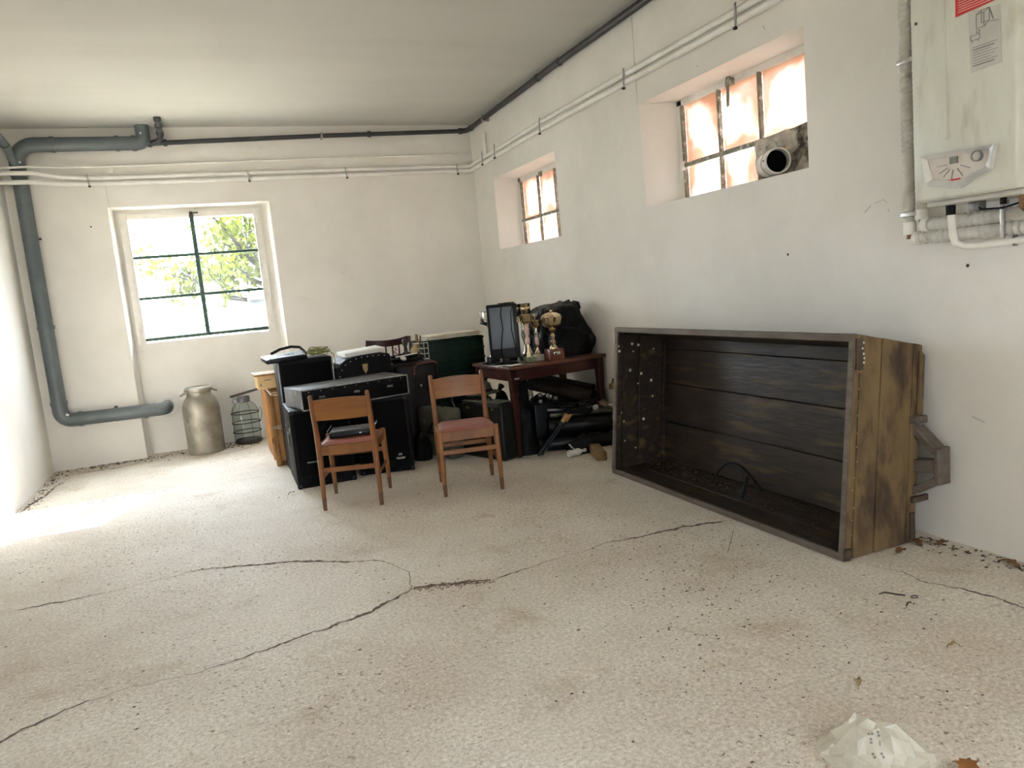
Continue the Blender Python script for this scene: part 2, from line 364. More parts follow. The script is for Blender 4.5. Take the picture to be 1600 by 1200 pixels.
for _n in M['glass_door'].node_tree.nodes:  # panes tinted dark to cut the daylight entering by the door
    if _n.type == 'BSDF_TRANSPARENT': _n.inputs[0].default_value = (.42, .425, .43, 1)
M['glass_bottle'] = glass_mat('bottle_glass')
for _n in M['glass_bottle'].node_tree.nodes:
    if _n.type == 'BSDF_TRANSPARENT': _n.inputs[0].default_value = (.95, .975, .97, 1)

def film_mat():
    m = bpy.data.materials.new('clear_plastic_film'); m.use_nodes = True; nt = m.node_tree; N = nt.nodes; L = nt.links
    p = N['Principled BSDF']; p.inputs['Base Color'].default_value = (.86, .85, .76, 1); p.inputs['Roughness'].default_value = .28
    out = [n for n in N if n.type == 'OUTPUT_MATERIAL'][0]
    tl = N.new('ShaderNodeBsdfTranslucent'); tl.inputs[0].default_value = (.88, .87, .78, 1)
    tr = N.new('ShaderNodeBsdfTransparent'); tr.inputs[0].default_value = (.97, .97, .95, 1)
    a = N.new('ShaderNodeMixShader'); a.inputs[0].default_value = .40; L.new(p.outputs[0], a.inputs[1]); L.new(tl.outputs[0], a.inputs[2])
    b = N.new('ShaderNodeMixShader'); b.inputs[0].default_value = .30; L.new(a.outputs[0], b.inputs[1]); L.new(tr.outputs[0], b.inputs[2])
    L.new(b.outputs[0], out.inputs[0]); return m
M['film'] = film_mat()
def leafgreen():
    m = mat('spring_leaf', (.034, .040, .003), (.026, .034, .003), 3, .6, spec=.1); nt = m.node_tree; N = nt.nodes; L = nt.links
    p = N['Principled BSDF']; out = [n for n in N if n.type == 'OUTPUT_MATERIAL'][0]
    tl = N.new('ShaderNodeBsdfTranslucent'); tl.inputs[0].default_value = (.036, .042, .003, 1)
    a = N.new('ShaderNodeMixShader'); a.inputs[0].default_value = .5; L.new(p.outputs[0], a.inputs[1]); L.new(tl.outputs[0], a.inputs[2]); L.new(a.outputs[0], out.inputs[0])
    return m
M['leaf'] = leafgreen()

# ------------------------------------------------------------------ structure
def plane_holes(mb, ax, val, u0, u1, z0, z1, holes):
    """vertical plane (ax = 0: x const with u = y; ax = 1: y const with u = x) with rectangular holes (ua, ub, za, zb)"""
    us = sorted({u0, u1, *[h[0] for h in holes], *[h[1] for h in holes]}); zs = sorted({z0, z1, *[h[2] for h in holes], *[h[3] for h in holes]})
    for a, b in zip(us, us[1:]):
        for c, d in zip(zs, zs[1:]):
            um, zm = (a + b) / 2, (c + d) / 2
            if any(h[0] < um < h[1] and h[2] < zm < h[3] for h in holes): continue
            P = [(a, c), (b, c), (b, d), (a, d)]
            mb.quad(*[(val, u, z) if ax == 0 else (u, val, z) for u, z in P])
def reveal(mb, ax, va, ra, vb, rb, skip=()):
    """four reveal faces from rect ra at plane va to rect rb at plane vb"""
    def pt(v, u, z): return (v, u, z) if ax == 0 else (u, v, z)
    A = [pt(va, *c) for c in ((ra[0], ra[2]), (ra[1], ra[2]), (ra[1], ra[3]), (ra[0], ra[3]))]
    Bq = [pt(vb, *c) for c in ((rb[0], rb[2]), (rb[1], rb[2]), (rb[1], rb[3]), (rb[0], rb[3]))]
    for i in range(4):
        if i in skip: continue
        mb.quad(A[i], A[(i + 1) % 4], Bq[(i + 1) % 4], Bq[i])

# floor, ceiling
mb = MB(); mb.quad((XL - .6, YR - .3, 0), (.5, YR - .3, 0), (.5, .5, 0), (XL - .6, .5, 0))
floor = struct(mb.build('floor', M['floor'], smooth=False), 'pale worn concrete floor crossed by long cracks')
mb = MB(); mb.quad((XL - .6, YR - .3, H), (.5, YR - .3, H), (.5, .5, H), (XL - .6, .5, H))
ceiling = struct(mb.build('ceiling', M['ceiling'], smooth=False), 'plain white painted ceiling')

# back wall with the window niche
NO = (-3.880, -2.345, 0, 2.534); NI = (-3.835, -2.395, 0, 2.512); ND = .16
W1 = (-3.800, -2.450, 1.165, 2.470)
mb = MB()
plane_holes(mb, 1, 0, XL - .5, .5, -.05, H + .05, [NO])
reveal(mb, 1, 0, NO, ND, NI, skip=(0,))
plane_holes(mb, 1, ND, NI[0], NI[1], -.05, NI[3], [W1])
reveal(mb, 1, ND, W1, .42, W1)
struct(mb.build('wall_back', M['plaster'], smooth=False), 'white plastered back wall with a window niche')
# right wall with two windows, plus an unseen opening added for sky light
O2 = (-2.157, -.600, 1.813, 2.582); I2 = (-2.10, -.735, 1.820, 2.560)
O4 = (-10.6, -9.15, 1.55, 2.65); O3 = (-5.237, -3.605, 1.885, 2.626); I3 = (-5.075, -3.735, 1.890, 2.612)
XW = .25
mb = MB()
plane_holes(mb, 0, 0, YR - .3, .5, -.05, H + .05, [O2, O3, O4])
reveal(mb, 0, 0, O2, XW, I2); reveal(mb, 0, 0, O3, XW, I3); reveal(mb, 0, 0, O4, .4, O4)
struct(mb.build('wall_right', M['plaster'], smooth=False), 'white plastered right wall with two high windows')
for i, I in ((2, I2), (3, I3)):
    mb = MB(); reveal(mb, 0, XW, I, XW + .20, (I[0], I[1], I[2] - .01, I[3]))
    struct(mb.build('trim_%d' % i, M['terracotta'], smooth=False), 'terracotta outer reveal around a high window')
# left wall with the glazed door and a further opening nearer the camera
D1 = (-2.630, -1.690, 0, 2.27)
mb = MB()
plane_holes(mb, 0, XL, YR - .3, .5, -.05, H + .05, [D1])
reveal(mb, 0, XL, D1, XL - .23, D1, skip=(0,))
plane_holes(mb, 0, XL - .23, YR - .3, .5, -.05, H + .05, [D1])
struct(mb.build('wall_left', M['plaster'], smooth=False), 'white plastered left wall with a door opening')
D3 = (-3.2, -2.7, 0, 2.2)  # unseen doorway, added to let in daylight from behind the camera
mb = MB(); plane_holes(mb, 1, YR, XL - .5, .5, -.05, H + .05, [D3]); reveal(mb, 1, YR, D3, YR - .25, D3, skip=(0,))
struct(mb.build('wall_front', M['plaster'], smooth=False), 'white plastered wall behind the viewer with a doorway added for daylight')
portal('portal_window', ((W1[0] + W1[1]) / 2, .40, 1.82), (0, -1, 0), 1.4, 1.35)
portal('portal_door', (XL - .235, -2.16, 1.13), (1, 0, 0), .94, 2.27)
portal('portal_front', (-2.95, YR - .24, 1.1), (0, 1, 0), .5, 2.2)
portal('portal_rear', (.41, -9.875, 2.1), (-1, 0, 0), 1.45, 1.1)
portal('portal_high', (XW + .21, -1.42, 2.19), (-1, 0, 0), 1.4, .76)
portal('portal_higher', (XW + .21, -4.40, 2.25), (-1, 0, 0), 1.4, .74)

# yard outside
mb = MB(); S = 60
for a, b, c, d in ((-S, XL - .25, -S, S), (XL - .25, .5, .5, S), (XL - .25, .5, -S, YR - .26), (.5, S, -S, S)):
    mb.quad((a, c, -.04), (b, c, -.04), (b, d, -.04), (a, d, -.04))
struct(mb.build('ground', M['outer_ground'], smooth=False), 'bright yard outside the windows')

mb = MB(); mb.box((-11.0, -2.0, 3.0), (3.0, 22.0, 6.1), 0); mb.box((-7.25, -6.175, 3.0), (4.5, 6.45, 6.1), 0); struct(mb.build('wall_sky_blocker', M['plaster'], smooth=False), 'unseen neighbouring building and wing added to block skylight')  # building and wing out of view, added to hold back skylight at the door
# cracks in the floor: ragged shallow ribbons
def crack(pts, w, seed):
    rnd = random.Random(seed); P = []
    for (x0, y0), (x1, y1) in zip(pts, pts[1:]):
        n = max(2, int(math.hypot(x1 - x0, y1 - y0) / .018))
        for k in range(n):
            t = k / n; P.append((x0 + (x1 - x0) * t, y0 + (y1 - y0) * t))
    P.append(pts[-1])
    mb = MB(); prev = None; ox = oy = 0; n = len(P)
    for i, (x, y) in enumerate(P):
        ox = ox * .8 + rnd.uniform(-.007, .007); oy = oy * .8 + rnd.uniform(-.009, .009)
        a = P[max(0, i - 1)]; b = P[min(n - 1, i + 1)]; dx, dy = b[0] - a[0], b[1] - a[1]; l = math.hypot(dx, dy) or 1
        ww = w * rnd.uniform(.35, 1.3) * (1.0 + .8 * math.sin(i * .07 + seed)) * min(1, .25 + i / 6, .25 + (n - 1 - i) / 6)
        ww = max(ww, w * .2)
        nx, ny = -dy / l * ww / 2, dx / l * ww / 2
        c = [mb.bm.verts.new((x + ox + nx, y + oy + ny, .0012)), mb.bm.verts.new((x + ox - nx, y + oy - ny, .0012))]
        if prev: mb.bm.faces.new([prev[0], prev[1], c[1], c[0]])
        prev = c
    return mb.build('crack', M['crack'], floor, smooth=False)
crack([(-4.35, -5.80), (-3.997, -5.533), (-3.825, -5.386), (-3.613, -5.346), (-3.383, -5.367), (-3.138, -5.335), (-2.868, -5.262), (-2.629, -5.194), (-2.397, -5.055)], .013, 1)
crack([(-2.397, -5.055), (-2.234, -5.104), (-2.05, -5.19)], .022, 2)
crack([(-2.05, -5.19), (-2.001, -5.193), (-1.733, -5.134), (-1.5, -5.10), (-1.364, -5.069), (-.903, -5.106), (-.62, -5.19)], .014, 3)
crack([(-2.397, -5.055), (-2.371, -4.829), (-2.42, -4.61), (-2.55, -4.50), (-2.741, -4.363), (-3.069, -4.205), (-3.3, -4.083), (-3.562, -4.085), (-3.867, -4.126), (-4.222, -4.09)], .015, 4)
crack([(-.548, -5.999), (-.488, -6.154), (-.495, -6.287), (-.441, -6.422), (-.406, -6.559), (-.41, -6.80), (-.38, -7.2)], .008, 5)
crack([(-4.70, -1.72), (-4.66, -1.45), (-4.60, -1.10), (-4.58, -.75), (-4.50, -.40)], .016, 6)
crack([(-4.55, -.30), (-4.2, -.32), (-3.9, -.25), (-3.6, -.42), (-3.3, -.5), (-3.0, -.42), (-2.8, -.30)], .012, 7)
crack([(-4.4, -.10), (-4.1, -.07), (-3.88, -.04)], .030, 8)
crack([(-2.80, -1.90), (-3.1, -1.86), (-3.45, -1.75), (-3.8, -1.80)], .006, 9)
crack([(-1.60, -6.05), (-1.50, -6.30), (-1.42, -6.55)], .006, 10)
crack([(-.07, -6.1), (-.055, -6.5), (-.06, -7.0), (-.05, -7.6)], .008, 11)

# vertical plaster joints
mb = MB(); mb.bar((-.004, -3.592, O3[3]), (-.004, -3.592, H), .008, .016); struct(mb.build('trim_4', M['plaster']), 'thin plaster joint above the larger high window')
mb = MB(); mb.bar((-3.872, -.004, 2.534), (-3.872, -.004, H), .012, .006); struct(mb.build('trim_5', M['plaster']), 'thin plaster joint above the window niche')
mb = MB(); mb.box((-3.80, -.008, 2.895), (.055, .016, .06), .003); struct(mb.build('trim_6', M['plaster']), 'small painted junction cover on the back wall')

# ---------------------------------------------------------------- window_1
w1 = sempty('window_1', 'six-pane window with green glazing bars in the back wall niche')
mb = MB(); y = ND - .005
gx0, gx1, gz0, gz1 = -3.742, -2.503, 1.212, 2.432
mb.box(((W1[0] + gx0) / 2, y, 1.82), (gx0 - W1[0] + .02, .05, 1.33), .004)
mb.box(((W1[1] + gx1) / 2, y, 1.82), (W1[1] - gx1 + .02, .05, 1.33), .004)
mb.box((-3.1225, y + .002, (gz1 + W1[3]) / 2), (gx1 - gx0 - .022, .046, W1[3] - gz1 + .02), .003)
mb.build('frame', M['frame_white'], w1)
mb = MB(); mb.box((-3.125, y, (gz0 + W1[2]) / 2 + .01), (1.26, .045, .035), .004); mb.build('bottom_rail', M['frame_green'], w1)
mx = -3.127
mb = MB(); mb.box((mx, y - .008, 1.82), (.044, .045, 1.26), .005); mb.build('mullion', M['frame_green'], w1)
for z in (2.040, 1.622):
    for a, b in ((gx0, mx - .018), (mx + .018, gx1)):
        mb = MB(); mb.box(((a + b) / 2, y, z), (b - a, .032, .030), .003); mb.build('transom', M['frame_green'], w1)
zs = [gz0, 1.611, 1.633, 2.029, 2.051, gz1]
for a, b in ((gx0, mx - .018), (mx + .018, gx1)):
    for c, d in ((0, 1), (2, 3), (4, 5)):
        mb = MB(); mb.box(((a + b) / 2, y + .006, (zs[c] + zs[d]) / 2), (b - a, .004, zs[d] - zs[c])); mb.build('pane', M['glass'], w1, smooth=False)
for z in (2.36, 1.28):
    for x in (gx0 - .03, gx1 + .025):
        mb = MB(); mb.tube([(x, y - .035, z - .03), (x, y - .035, z + .03)], .008, 8); mb.build('hinge', M['frame_white'], w1)
mb = MB(); mb.box((mx, y - .045, 2.452), (.03, .02, .05), .004).tube([(mx - .02, y - .05, 2.46), (mx + .07, y - .05, 2.462)], .008, 8); mb.build('latch', M['iron'], w1)
mb = MB(); mb.box((-3.125, .39, 2.455), (1.34, .04, .03)); mb.build('outer_lintel', M['terracotta'], w1)

# ---------------------------------------------------------------- high windows
def high_window(n, I, ys, ztop, ztr, label, skip_low=None):
    w = sempty('window_%d' % n, label); x = XW + .005
    zb = I[2] + .0; ytop = max(ys); ybot = min(ys)
    mb = MB()
    mb.box((x, (I[1] + ytop) / 2, (zb + I[3]) / 2), (.045, I[1] - ytop + .012, I[3] - zb), .004)
    mb.box((x, (I[0] + ybot) / 2, (zb + I[3]) / 2), (.045, ybot - I[0] + .012, I[3] - zb), .004)
    mb.box((x, (I[0] + I[1]) / 2, (ztop + I[3]) / 2), (.045, I[1] - I[0], I[3] - ztop + .01), .004)
    mb.build('frame', M['frame_white'], w)
    mb = MB(); mb.box((x, (I[0] + I[1]) / 2, zb + .012), (.04, ytop - ybot, .022), .003); mb.build('bottom_rail', M['frame_olive'], w)
    for yy in ys:
        mb = MB(); mb.box((x - .012, yy, (zb + ztop) / 2), (.030, .022, ztop - zb), .003); mb.build('mullion', M['frame_olive'], w)
    mb = MB(); mb.box((x - .018, (ytop + ybot) / 2, ztr), (.034, ytop - ybot + .05, .030), .004); mb.build('transom', M['frame_olive'], w)
    for k, (a, b) in enumerate(zip(ys, ys[1:])):
        for r, (c, d) in enumerate(((zb + .02, ztr - .014), (ztr + .014, ztop))):
            if skip_low == k and r == 0: continue
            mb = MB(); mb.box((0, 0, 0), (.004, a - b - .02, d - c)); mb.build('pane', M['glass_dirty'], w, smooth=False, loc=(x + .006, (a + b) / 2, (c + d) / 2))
    return w, x
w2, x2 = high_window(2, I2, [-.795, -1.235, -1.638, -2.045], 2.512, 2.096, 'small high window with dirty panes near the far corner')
mb = MB(); mb.box((x2 - .035, -1.345, 2.505), (.025, .06, .05), .004).bar((x2 - .05, -1.345, 2.52), (x2 - .065, -1.36, 2.395), .018, .008); mb.build('latch', M['frame_olive'], w2)
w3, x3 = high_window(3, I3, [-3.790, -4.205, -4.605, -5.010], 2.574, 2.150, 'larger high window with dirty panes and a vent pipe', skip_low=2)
mb = MB(); mb.box((x3 - .035, -4.352, 2.578), (.025, .07, .045), .004).tube([(x3 - .045, -4.33, 2.60), (x3 - .05, -4.352, 2.62), (x3 - .045, -4.375, 2.60)], .006, 6).bar((x3 - .05, -4.350, 2.575), (x3 - .065, -4.36, 2.425), .020, .009); mb.build('latch', M['frame_olive'], w3)
mb = MB(); mb.box((x3 - .04, -3.792, 2.145), (.03, .03, .06), .004); mb.build('hinge', M['frame_white'], w3)

# flue pipe in its filler board
t = thing('vent_pipe', 'pale grey open-ended vent pipe poking through the larger high window', 'pipe', (.0, 0, 0))
VO = Vector((.045, -4.955, 1.975)); VA = Vector((.44, .90, .02)).normalized()
mb = MB(); mb.lathe([(.066, .0), (.075, .0), (.075, .07), (.072, .075), (.072, .21), (.066, .21), (.066, .0)], 28, VO, VA); mb.build('pipe', M['flue'], t)
mb = MB(); mb.lathe([(.0, .06), (.0665, .06)], 28, VO, VA); mb.build('dark_inside', M['black_dark'], t)
mb = MB(); mb.lathe([(.074, .085), (.078, .088), (.078, .10), (.074, .103)], 28, VO, VA); mb.build('collar', M['flue'], t)
mb = MB(); mb.tube([tuple(VO + VA * .03 + Vector((-.066, .033, .008))), tuple(VO + VA * .03 + Vector((-.070, .035, .008)))], .005, 8); mb.build('screw', M['iron'], t)
mb = MB()
def fb(u, v):
    rr = random.Random(int(u * 1000) * 77 + int(v * 1000)); return (.225 + rr.uniform(-.02, .02) - .05 * (1 - v) * (u), -4.585 - .49 * u, 1.888 + (.265 + .02 * u) * v)
mb.grid(fb, 14, 9)
o = mb.build('filler_board', M['foam'], None); tag(o, 'dirt-blackened filler board around the vent pipe in the window', 'board')
sm = o.modifiers.new('thick', 'SOLIDIFY'); sm.thickness = .02

# ---------------------------------------------------------------- door_1 (open outwards)
dr = sempty('door_1', 'glazed white door standing ajar in the left wall')
dr.location = (XL - .23, -1.70, 0); dr.rotation_euler = (0, 0, -math.radians(28))
DW = 1.03
mb = MB(); mb.box((0, -.035, 1.13), (.04, .07, 2.24), .004); mb.build('stile', M['frame_white'], dr)
mb = MB(); mb.box((0, -DW + .035, 1.13), (.04, .07, 2.24), .004); mb.build('stile', M['frame_white'], dr)
for z, h in ((.06, .10), (2.235, .06)):
    mb = MB(); mb.box((0, -DW / 2, z), (.038, DW - .14, h), .004); mb.build('rail', M['frame_white'], dr)
mb = MB(); mb.box((0, -DW / 2, 1.57), (.03, DW - .14, .036), .003); mb.build('glazing_bar', M['frame_white'], dr)
mb = MB(); mb.box((0, -.34, 1.15), (.034, .034, 2.10), .003); mb.build('glazing_bar', M['frame_white'], dr)
for a, b in ((-.07, -.328), (-.352, -DW + .07)):
    for c, d in ((.11, 1.555), (1.585, 2.205)):
        mb = MB(); mb.box((0, (a + b) / 2, (c + d) / 2), (.004, a - b, d - c)); mb.build('pane', M['glass_door'], dr, smooth=False)

_s, _c = math.sin(math.radians(28)), math.cos(math.radians(28))
mb = MB(); tri = [(.06 * _c, .06 * _s - .0), (0.02, -DW - .03), (DW * _s + .06, -DW * _c - .10)]
mb.hexa([(0, .02, 2.262), (-.012, -DW - .02, 2.262), (_s * (DW + .02) , -_c * (DW + .02) - .0, 2.262)], [(0, .02, 2.29), (-.012, -DW - .02, 2.29), (_s * (DW + .02), -_c * (DW + .02), 2.29)]); mb.build('sun_blocker', M['frame_white'], dr)  # unseen triangular sheet added to stop sun passing above the leaf

# ---------------------------------------------------------------- outside: tree, post
tr = thing('tree', 'leafy tree with pale branches outside the back window', 'tree', (-1.60, 5.0, -.04))
rnd = random.Random(11); mbw = MB(); mbl = MB()
def leafq(mb_, p, s):
    q = Euler((rnd.uniform(0, 6), rnd.uniform(0, 6), rnd.uniform(0, 6))).to_matrix()
    mb_.quad(*[Vector(p) + q @ Vector(c) * s for c in ((-.5, 0, 0), (0, -.32, .05), (.6, 0, 0), (0, .32, .05))])
def branch(p, d, L_, r, lev):
    pts = [Vector(p)]; d = Vector(d).normalized()
    for k in range(5):
        d = (d + Vector((rnd.uniform(-.25, .25), rnd.uniform(-.25, .25), rnd.uniform(-.2, .25)))).normalized(); pts.append(pts[-1] + d * L_ / 5)
    mbw.tube(pts, [r * (1 - .13 * i) for i in range(6)], 6)
    if lev >= 2:
        for q in pts[1:]:
            for _ in range(7): leafq(mbl, q + Vector((rnd.gauss(0, .13), rnd.gauss(0, .13), rnd.gauss(0, .10))), rnd.uniform(.09, .15))
    if lev < 3:
        for k in range(3 if lev else 6):
            i = rnd.randint(2, 5); dd = (d + Vector((rnd.uniform(-1.1, .9), rnd.uniform(-.9, .9), rnd.uniform(-.5, .6)))).normalized()
            branch(pts[i], dd, L_ * rnd.uniform(.55, .8), r * .5, lev + 1)
branch((0, 0, 0), (0, 0, 1), 1.7, .13, 5)
for dd in ((-1, -.15, .25), (-.9, .2, .55), (-.8, -.3, .85), (-1, .1, .05), (-.5, .4, 1.0), (.5, -.2, .8), (.7, .5, .5)):
    branch((0, 0, 1.55), dd, 1.25, .075, 1)
mbw.build('branches', M['bark'], tr); stuff(mbl.build('foliage', M['leaf'], tr, smooth=False))
t = thing('garden_post', 'pale bluish concrete post seen through the lower right pane', 'post', (-2.44, 2.4, -.04))
mb = MB(); mb.box((0, 0, .79), (.20, .20, 1.58), .02); mb.build('shaft', M['post'], t)
mb = MB(); mb.box((0, 0, 1.60), (.24, .24, .06), .01); mb.build('cap', M['post'], t)

# ---------------------------------------------------------------- wall pipes
def arc(c, r, a0, a1, pl, n=8):
    """points of an arc in a plane pl ('xz','yz','xy')"""
    out = []
    for k in range(n + 1):
        a = a0 + (a1 - a0) * k / n; u, v = r * math.cos(a), r * math.sin(a)
        out.append({'xz': (c[0] + u, c[1], c[2] + v), 'yz': (c[0], c[1] + u, c[2] + v), 'xy': (c[0] + u, c[1] + v, c[2])}[pl])
    return out
def collar(mb, p, d, r, w=.03):
    p, d = Vector(p), Vector(d).normalized(); mb.tube([p - d * w / 2, p + d * w / 2], r, 18)
PY = -.088; PR = .067
t = thing('soil_pipe', 'thick grey plastic drainpipe bracketed to the left end of the back wall', 'pipe')
mb = MB(); mb.tube([(-4.30, PY, 3.132), (-3.60, PY, 3.132)], PR, 20); mb.build('upper_run', M['pvc'], t)
mb = MB(); mb.tube([(-3.60, PY, 3.132), (-3.52, PY, 3.132)] + arc((-3.52, PY, 3.192), .06, -PI / 2, 0, 'xz') + [(-3.46, PY, H)], PR * .98, 20); mb.build('ceiling_elbow', M['pvc'], t)
mb = MB(); mb.tube([(-4.26, PY, 3.132), (-4.40, PY, 3.132)] + arc((-4.40, PY, 2.97), .162, PI / 2, PI, 'xz', 6) + [(-4.562, PY, 2.86)], PR * 1.03, 20); mb.build('upper_elbow', M['pvc'], t)
mb = MB(); mb.tube([(-4.562, PY, 2.90), (-4.565, PY, .66)], PR, 20); mb.build('downpipe', M['pvc'], t)
mb = MB(); mb.tube([(-4.565, PY, .70), (-4.565, PY, .60)] + arc((-4.470, PY, .600), .095, PI, 1.5 * PI, 'xz', 7) + [(-4.40, PY, .503)], PR * 1.03, 20); mb.build('lower_elbow', M['pvc'], t)
mb = MB(); mb.tube([(-4.42, PY, .503), (-3.78, PY, .492)], PR, 20); mb.build('lower_run', M['pvc'], t)
mb = MB(); mb.tube([(-3.80, PY, .492), (-3.72, PY, .490)] + arc((-3.72, PY + .09, .489), .09, -PI / 2, 0, 'xy', 7) + [(-3.63, ND + .02, .487)], PR * .97, 20); mb.build('wall_elbow', M['pvc'], t)
mb = MB(); mb.lathe([(.062, 0), (.10, 0), (.112, .012), (.062, .012)], 24, (-3.63, ND - .012, .487), (0, 1, 0)); mb.build('wall_flange', M['white_pipe'], t)
for p, d in (((-4.25, PY, 3.132), (1, 0, 0)), ((-3.70, PY, 3.132), (1, 0, 0)), ((-3.55, PY, 3.132), (1, 0, 0)), ((-4.562, PY, 2.86), (0, 0, 1)), ((-4.562, PY, 1.42), (0, 0, 1)), ((-4.565, PY, .68), (0, 0, 1)), ((-4.40, PY, .503), (1, 0, 0)), ((-3.82, PY, .492), (1, 0, 0))):
    mb = MB(); collar(mb, p, d, PR * 1.12, .035); mb.build('socket_rim', M['pvc'], t)
for p, d in (((-4.562, PY, 2.26), (0, 0, 1)), ((-4.08, PY, .498), (1, 0, 0))):
    mb = MB(); collar(mb, p, d, PR * 1.05, .022); c = mb.build('clamp', M['pvc'], t)
    mb = MB(); pp = Vector(p) + (Vector((.075, 0, 0)) if d[2] else Vector((0, 0, .075))); mb.box(pp, (.03, .02, .02), .003); mb.build('bolt', M['iron'], c)
for p in ((-4.535, PY - .063, 2.965), (-4.50, PY - .063, .565)):
    mb = MB(); mb.box(p, (.028, .004, .020), rot=(0, .4, 0)); mb.build('sticker', M['white_label'], t)
mb = MB(); mb.box((-3.47, PY - .062, 3.215), (.024, .004, .020)); mb.build('sticker', M['white_label'], t)
mb = MB(); mb.tube([(-4.66, -.62, 3.24), (-4.60, -.30, 3.10), (-4.57, -.12, 2.93), (-4.565, PY, 2.86)], .034, 14); mb.build('side_branch', M['pvc'], t)
mb = MB(); collar(mb, (-4.597, -.28, 3.08), (-.15, -.8, .55), .040, .04); mb.build('socket_rim', M['pvc'], t)

# thin dark grey waste pipe round the corner under the ceiling
TY = -.055
t = thing('waste_pipe', 'thin dark grey pipe running under the ceiling round the corner', 'pipe')
mb = MB(); mb.tube([(-3.44, TY, 3.130), (-3.30, TY, 3.138), (-1.72, TY, 3.186), (-.10, TY, 3.218)], .024, 12); mb.build('back_run', M['pvc_thin'], t)
mb = MB(); mb.tube([(-.13, TY, 3.217), (-.085, TY - .01, 3.218), (-.06, TY - .045, 3.219), (-.055, TY - .12, 3.221)], .030, 12); mb.build('corner_elbow', M['pvc_thin'], t)
mb = MB(); mb.tube([(-.055, -.15, 3.221), (-.055, -2.4, 3.255), (-.055, -9.0, 3.262)], .028, 12); mb.build('right_run', M['pvc_thin'], t)
mb = MB(); mb.tube([(-3.40, TY, 3.134), (-3.33, TY - .02, 3.155), (-3.30, TY - .06, 3.185), (-3.302, -.26, 3.235), (-3.303, -.40, 3.27), (-3.303, -.44, 3.30)], .026, 12); mb.build('ceiling_branch', M['pvc_thin'], t)
for p, d in (((-3.41, TY, 3.133), (1, 0, 0)), ((-3.27, TY, 3.139), (1, 0, 0)), ((-3.302, -.16, 3.208), (0, -.2, .08)), ((-3.302, -.30, 3.245), (0, -.2, .08)), ((-3.303, -.42, 3.285), (0, -.1, .2)), ((-1.20, TY, 3.197), (1, 0, 0)), ((-.14, TY, 3.217), (1, 0, 0)), ((-.055, -.20, 3.222), (0, 1, 0)), ((-.055, -2.05, 3.25), (0, 1, 0)), ((-.055, -2.50, 3.255), (0, 1, 0))):
    mb = MB(); collar(mb, p, d, .034, .035); mb.build('socket_rim', M['pvc_thin'], t)
for p in ((-1.72, 0), (-.055, -.62)):
    mb = MB()
    if p[1] == 0: mb.box((p[0], -.04, 3.186), (.022, .085, .066), .003)
    else: mb.box((-.04, p[1], 3.229), (.085, .022, .070), .003)
    mb.build('clip', M['steel'], t)

# white painted pipes along back and right wall
WP = []
def wpipe(label, pts, r, name='heating_pipe'):
    t = thing(name, label, 'pipe'); mb = MB(); mb.tube(pts, r, 12); mb.build('run', M['white_pipe'], t); return t
p1 = wpipe('thinnest white pipe, uppermost of three along the back wall', [(-4.71, -.172, 2.912), (-4.45, -.172, 2.917), (-4.20, -.06, 2.921), (-3.81, -.025, 2.928), (-1.76, -.025, 2.955), (-.012, -.025, 2.965)], .011)
p2 = wpipe('middle white painted pipe along the back wall and upper one on the right wall', [(-4.71, -.182, 2.862), (-4.44, -.182, 2.858), (-4.22, -.06, 2.832), (-3.95, -.035, 2.818), (-3.36, -.035, 2.820), (-1.77, -.035, 2.828), (-.06, -.035, 2.828), (-.036, -.06, 2.83), (-.035, -.35, 2.838), (-.035, -2.0, 2.872), (-.035, -3.5, 2.868), (-.035, -9.0, 2.86)], .021)
p3 = wpipe('lowest white painted pipe along the back wall and right wall', [(-4.71, -.182, 2.780), (-4.44, -.182, 2.775), (-4.22, -.06, 2.768), (-4.0, -.04, 2.764), (-3.37, -.04, 2.762), (-1.78, -.04, 2.768), (-.07, -.04, 2.774), (-.041, -.07, 2.776), (-.04, -.33, 2.782), (-.04, -2.0, 2.806), (-.04, -3.5, 2.808), (-.04, -9.0, 2.80)], .022)
for x in (-4.00, -2.52, -1.50, -.22):
    mb = MB(); mb.bar((x, -.064, 2.735), (x - .006, -.060, 2.852), .014, .006, up=(0, 1, 0)); c = mb.build('clip', M['steel'], p3)
    mb = MB(); mb.box((x + .002, -.068, 2.735), (.022, .02, .016), .003); mb.build('screw', M['iron'], c)
for y in (-.48, -.86, -2.02, -3.52, -4.78):
    mb = MB(); mb.bar((-.065, y, 2.765), (-.060, y, 2.905), .014, .006, up=(1, 0, 0)); c = mb.build('clip', M['steel'], p3)
    mb = MB(); mb.box((-.068, y, 2.762), (.02, .022, .016), .003); mb.build('screw', M['iron'], c)
t = wpipe('short white pipe rising from the pipe clip beside the corner', [(-.03, -.52, 2.80), (-.03, -.50, 3.02), (-.02, -.50, 3.10)], .020)

# ---------------------------------------------------------------- boiler
BX, BY0, BY1, BZ0, BZ1 = -.345, -6.605, -6.168, 1.582, 2.42
t = thing('boiler', 'white wall-mounted gas boiler with silver-rimmed control panel', 'boiler')
mb = MB(); mb.box(((BX - .03) / 2, (BY0 + BY1) / 2, (BZ0 + BZ1) / 2), (-.03 - BX, BY1 - BY0, BZ1 - BZ0), .014, seg=3); mb.build('casing', M['boiler'], t)
mb = MB(); mb.box((BX - .003, -6.325, 2.10), (.010, .008, .58), .003); mb.build('moulded_ridge', M['boiler'], t)
